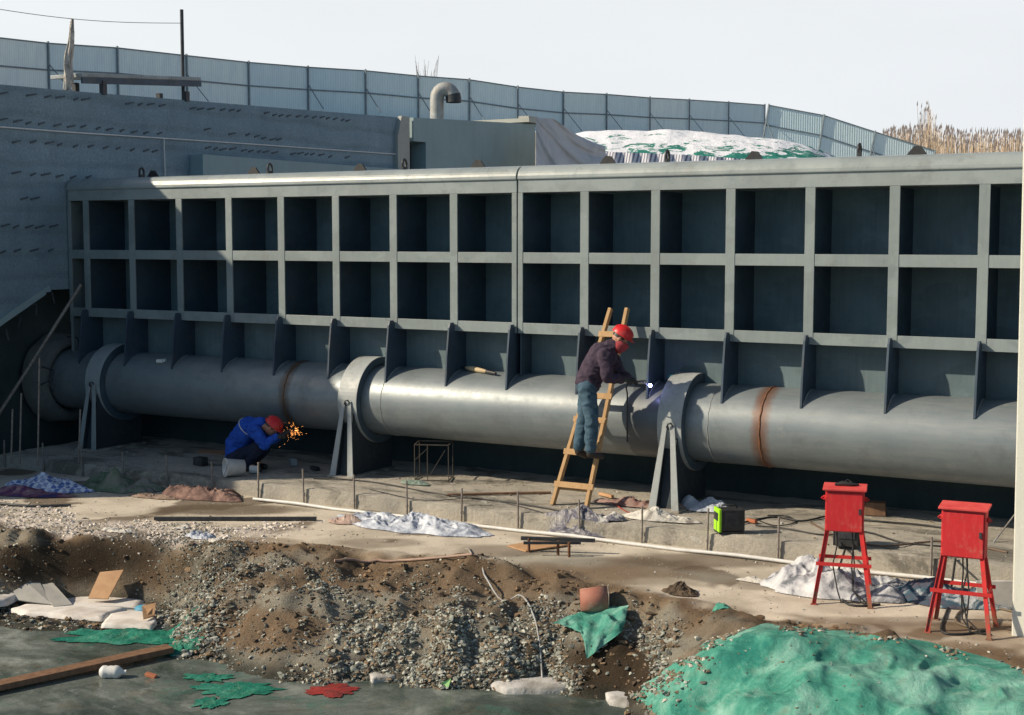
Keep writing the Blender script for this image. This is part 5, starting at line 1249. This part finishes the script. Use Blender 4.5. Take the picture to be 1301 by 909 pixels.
# crouching worker
Y2=-.70
hip=V(301,582,Y2);J=dict(hip=hip,waist=V(300,564,Y2),chest=V(316,545,Y2),neck=V(332,538,Y2))
sdv=Vector((.25,-.97,0)).normalized()
J['hipR']=hip+sdv*.09;J['hipL']=hip-sdv*.09
J['kneeR']=V(331,568,Y2-.10);J['ankR']=V(314,598,Y2-.12);J['toeR']=V(330,602,Y2-.12)
J['kneeL']=V(336,570,Y2+.14);J['ankL']=V(322,596,Y2+.12);J['toeL']=V(337,600,Y2+.12)
for s in'LR':
    J['ank'+s].z=max(J['ank'+s].z,SLAB+.10);J['toe'+s].z=SLAB+.045
J['shR']=V(324,548,Y2-.17);J['shL']=V(328,543,Y2+.17)
J['elR']=V(336,566,Y2-.16);J['wrR']=V(350,556,Y2-.05);J['handR']=V(360,552,Y2+.02)
J['elL']=V(345,560,Y2+.16);J['wrL']=V(357,552,Y2+.12);J['handL']=V(366,549,Y2+.10)
for s in 'LR': J['pn'+s]=Vector((.2,.5,-.8)).normalized()
J['head']=V(345,543,Y2);J['face']=Vector((.72,.28,-.64)).normalized();J['headup']=(Vector((.6,.2,.75))-J['face']*Vector((.6,.2,.75)).dot(J['face'])).normalized()
base=Vector((V(316,600,Y2).x,Y2,SLAB))
e2,rot,side=person(base,'crouching worker in a red helmet and blue jacket bent over the grinder under the pipe',J,dict(top=M['blue'],leg=M['navy']))
b=MB(base);ax=(J['chest']-J['waist']).normalized();c=J['chest']+ax*.03;pts=[]
for k in range(17):
    t=2*PI*k/16;a_=ax.cross(Vector((0,1,0))).normalized();pts.append(c+(a_*math.cos(t)*.181+Vector((0,1,0))*math.sin(t)*.19))
b.tube(pts,.007,6);b.build('reflective_stripe',M['white'],e2)
G=J['wrR'].lerp(J['handL'],.7);Tp=V(373,546,-.50);gr=empty('angle_grinder',G,'angle grinder in the hands of the crouching worker throwing orange sparks','grinder')
b=MB(G);b.tube([G-(Tp-G)*.5,G,G+(Tp-G)*.6],[.026,.032,.028],10);b.build('body',M['steel_dark'],gr)
b=MB(G);b.cyl(Tp+Vector((0,0,.015)),Tp-Vector((0,0,.0)),.062,n=24);b.build('disc',M['black'],gr)
b=MB(G);b.cyl(G+(Tp-G)*.45,G+(Tp-G)*.45+Vector((0,-.09,.02)),.013,n=8);b.build('side_handle',M['black'],gr)
b=MB(Tp);random.seed(4);S0=Tp+Vector((.02,0,0))
b.ell(S0+RT*.02,(.022,.022,.022),n=10,m=8)
for k in range(75):
    a=random.gauss(-2.2,.9);L=abs(random.gauss(0,.09))+.012;q=S0+(RT*math.cos(a)+Z*math.sin(a)*.9)*L+Vector((0,random.uniform(-.06,.06),0))
    dl=(q-S0).normalized()*random.uniform(.006,.030);b.cyl(q,q+dl,.0011,.0006,n=4)
for k in range(26):
    a=random.uniform(0,6.28);L=random.uniform(.02,.09);q=S0+(RT*math.cos(a)+Z*math.sin(a))*L+Vector((0,random.uniform(-.05,.03),0));b.cyl(q,q+(q-S0).normalized()*.03,.0016,.0007,n=4)
o=b.build('grinding_sparks',emis('orange_sparks',(1,.36,.09),3));tag(o,'shower of orange grinding sparks in front of the crouching worker','sparks',kind='stuff')
# bucket behind the crouching worker
P=onZ(297,606,SLAB);e=empty('white_bucket',P,'white plastic bucket lying on its side behind the crouching worker','bucket');ax=(RT*-.75+Vector((0,-.6,.05))).normalized();ax.normalize();c=P+Z*.135;b=MB(P)
aa=ax.orthogonal().normalized();bb=ax.cross(aa);vs=[];n=28
for p,r in ((c-ax*.15,.001),(c-ax*.15,.105),(c+ax*.10,.128),(c+ax*.11,.138),(c+ax*.13,.136),(c+ax*.13,.124),(c-ax*.12,.10),(c-ax*.12,.001)):
    for k in range(n):
        t=2*PI*k/n;vs.append(p+(aa*math.cos(t)+bb*math.sin(t))*r)
b.add(vs,[(i*n+k,i*n+(k+1)%n,(i+1)*n+(k+1)%n,(i+1)*n+k) for i in range(7) for k in range(n)],True);b.build('bucket_body',M['white'],e)
b=MB(P);pts=[c+ax*.11+(aa*math.cos(t*PI/10)+bb*math.sin(t*PI/10))*.14+ax*.05*math.sin(t*PI/10) for t in range(11)];b.tube(pts,.005,5);b.build('handle',M['galv'],e)
P=onZ(322,602,SLAB);b=MB(P);b.cyl(P+Z*.06+RT*-.05,P+Z*.06+RT*.07,.06,.055,n=16);tag(b.build('paint_tin',M['white'],bevel=.004),'small white tin beside the mouth of the white bucket','tin')
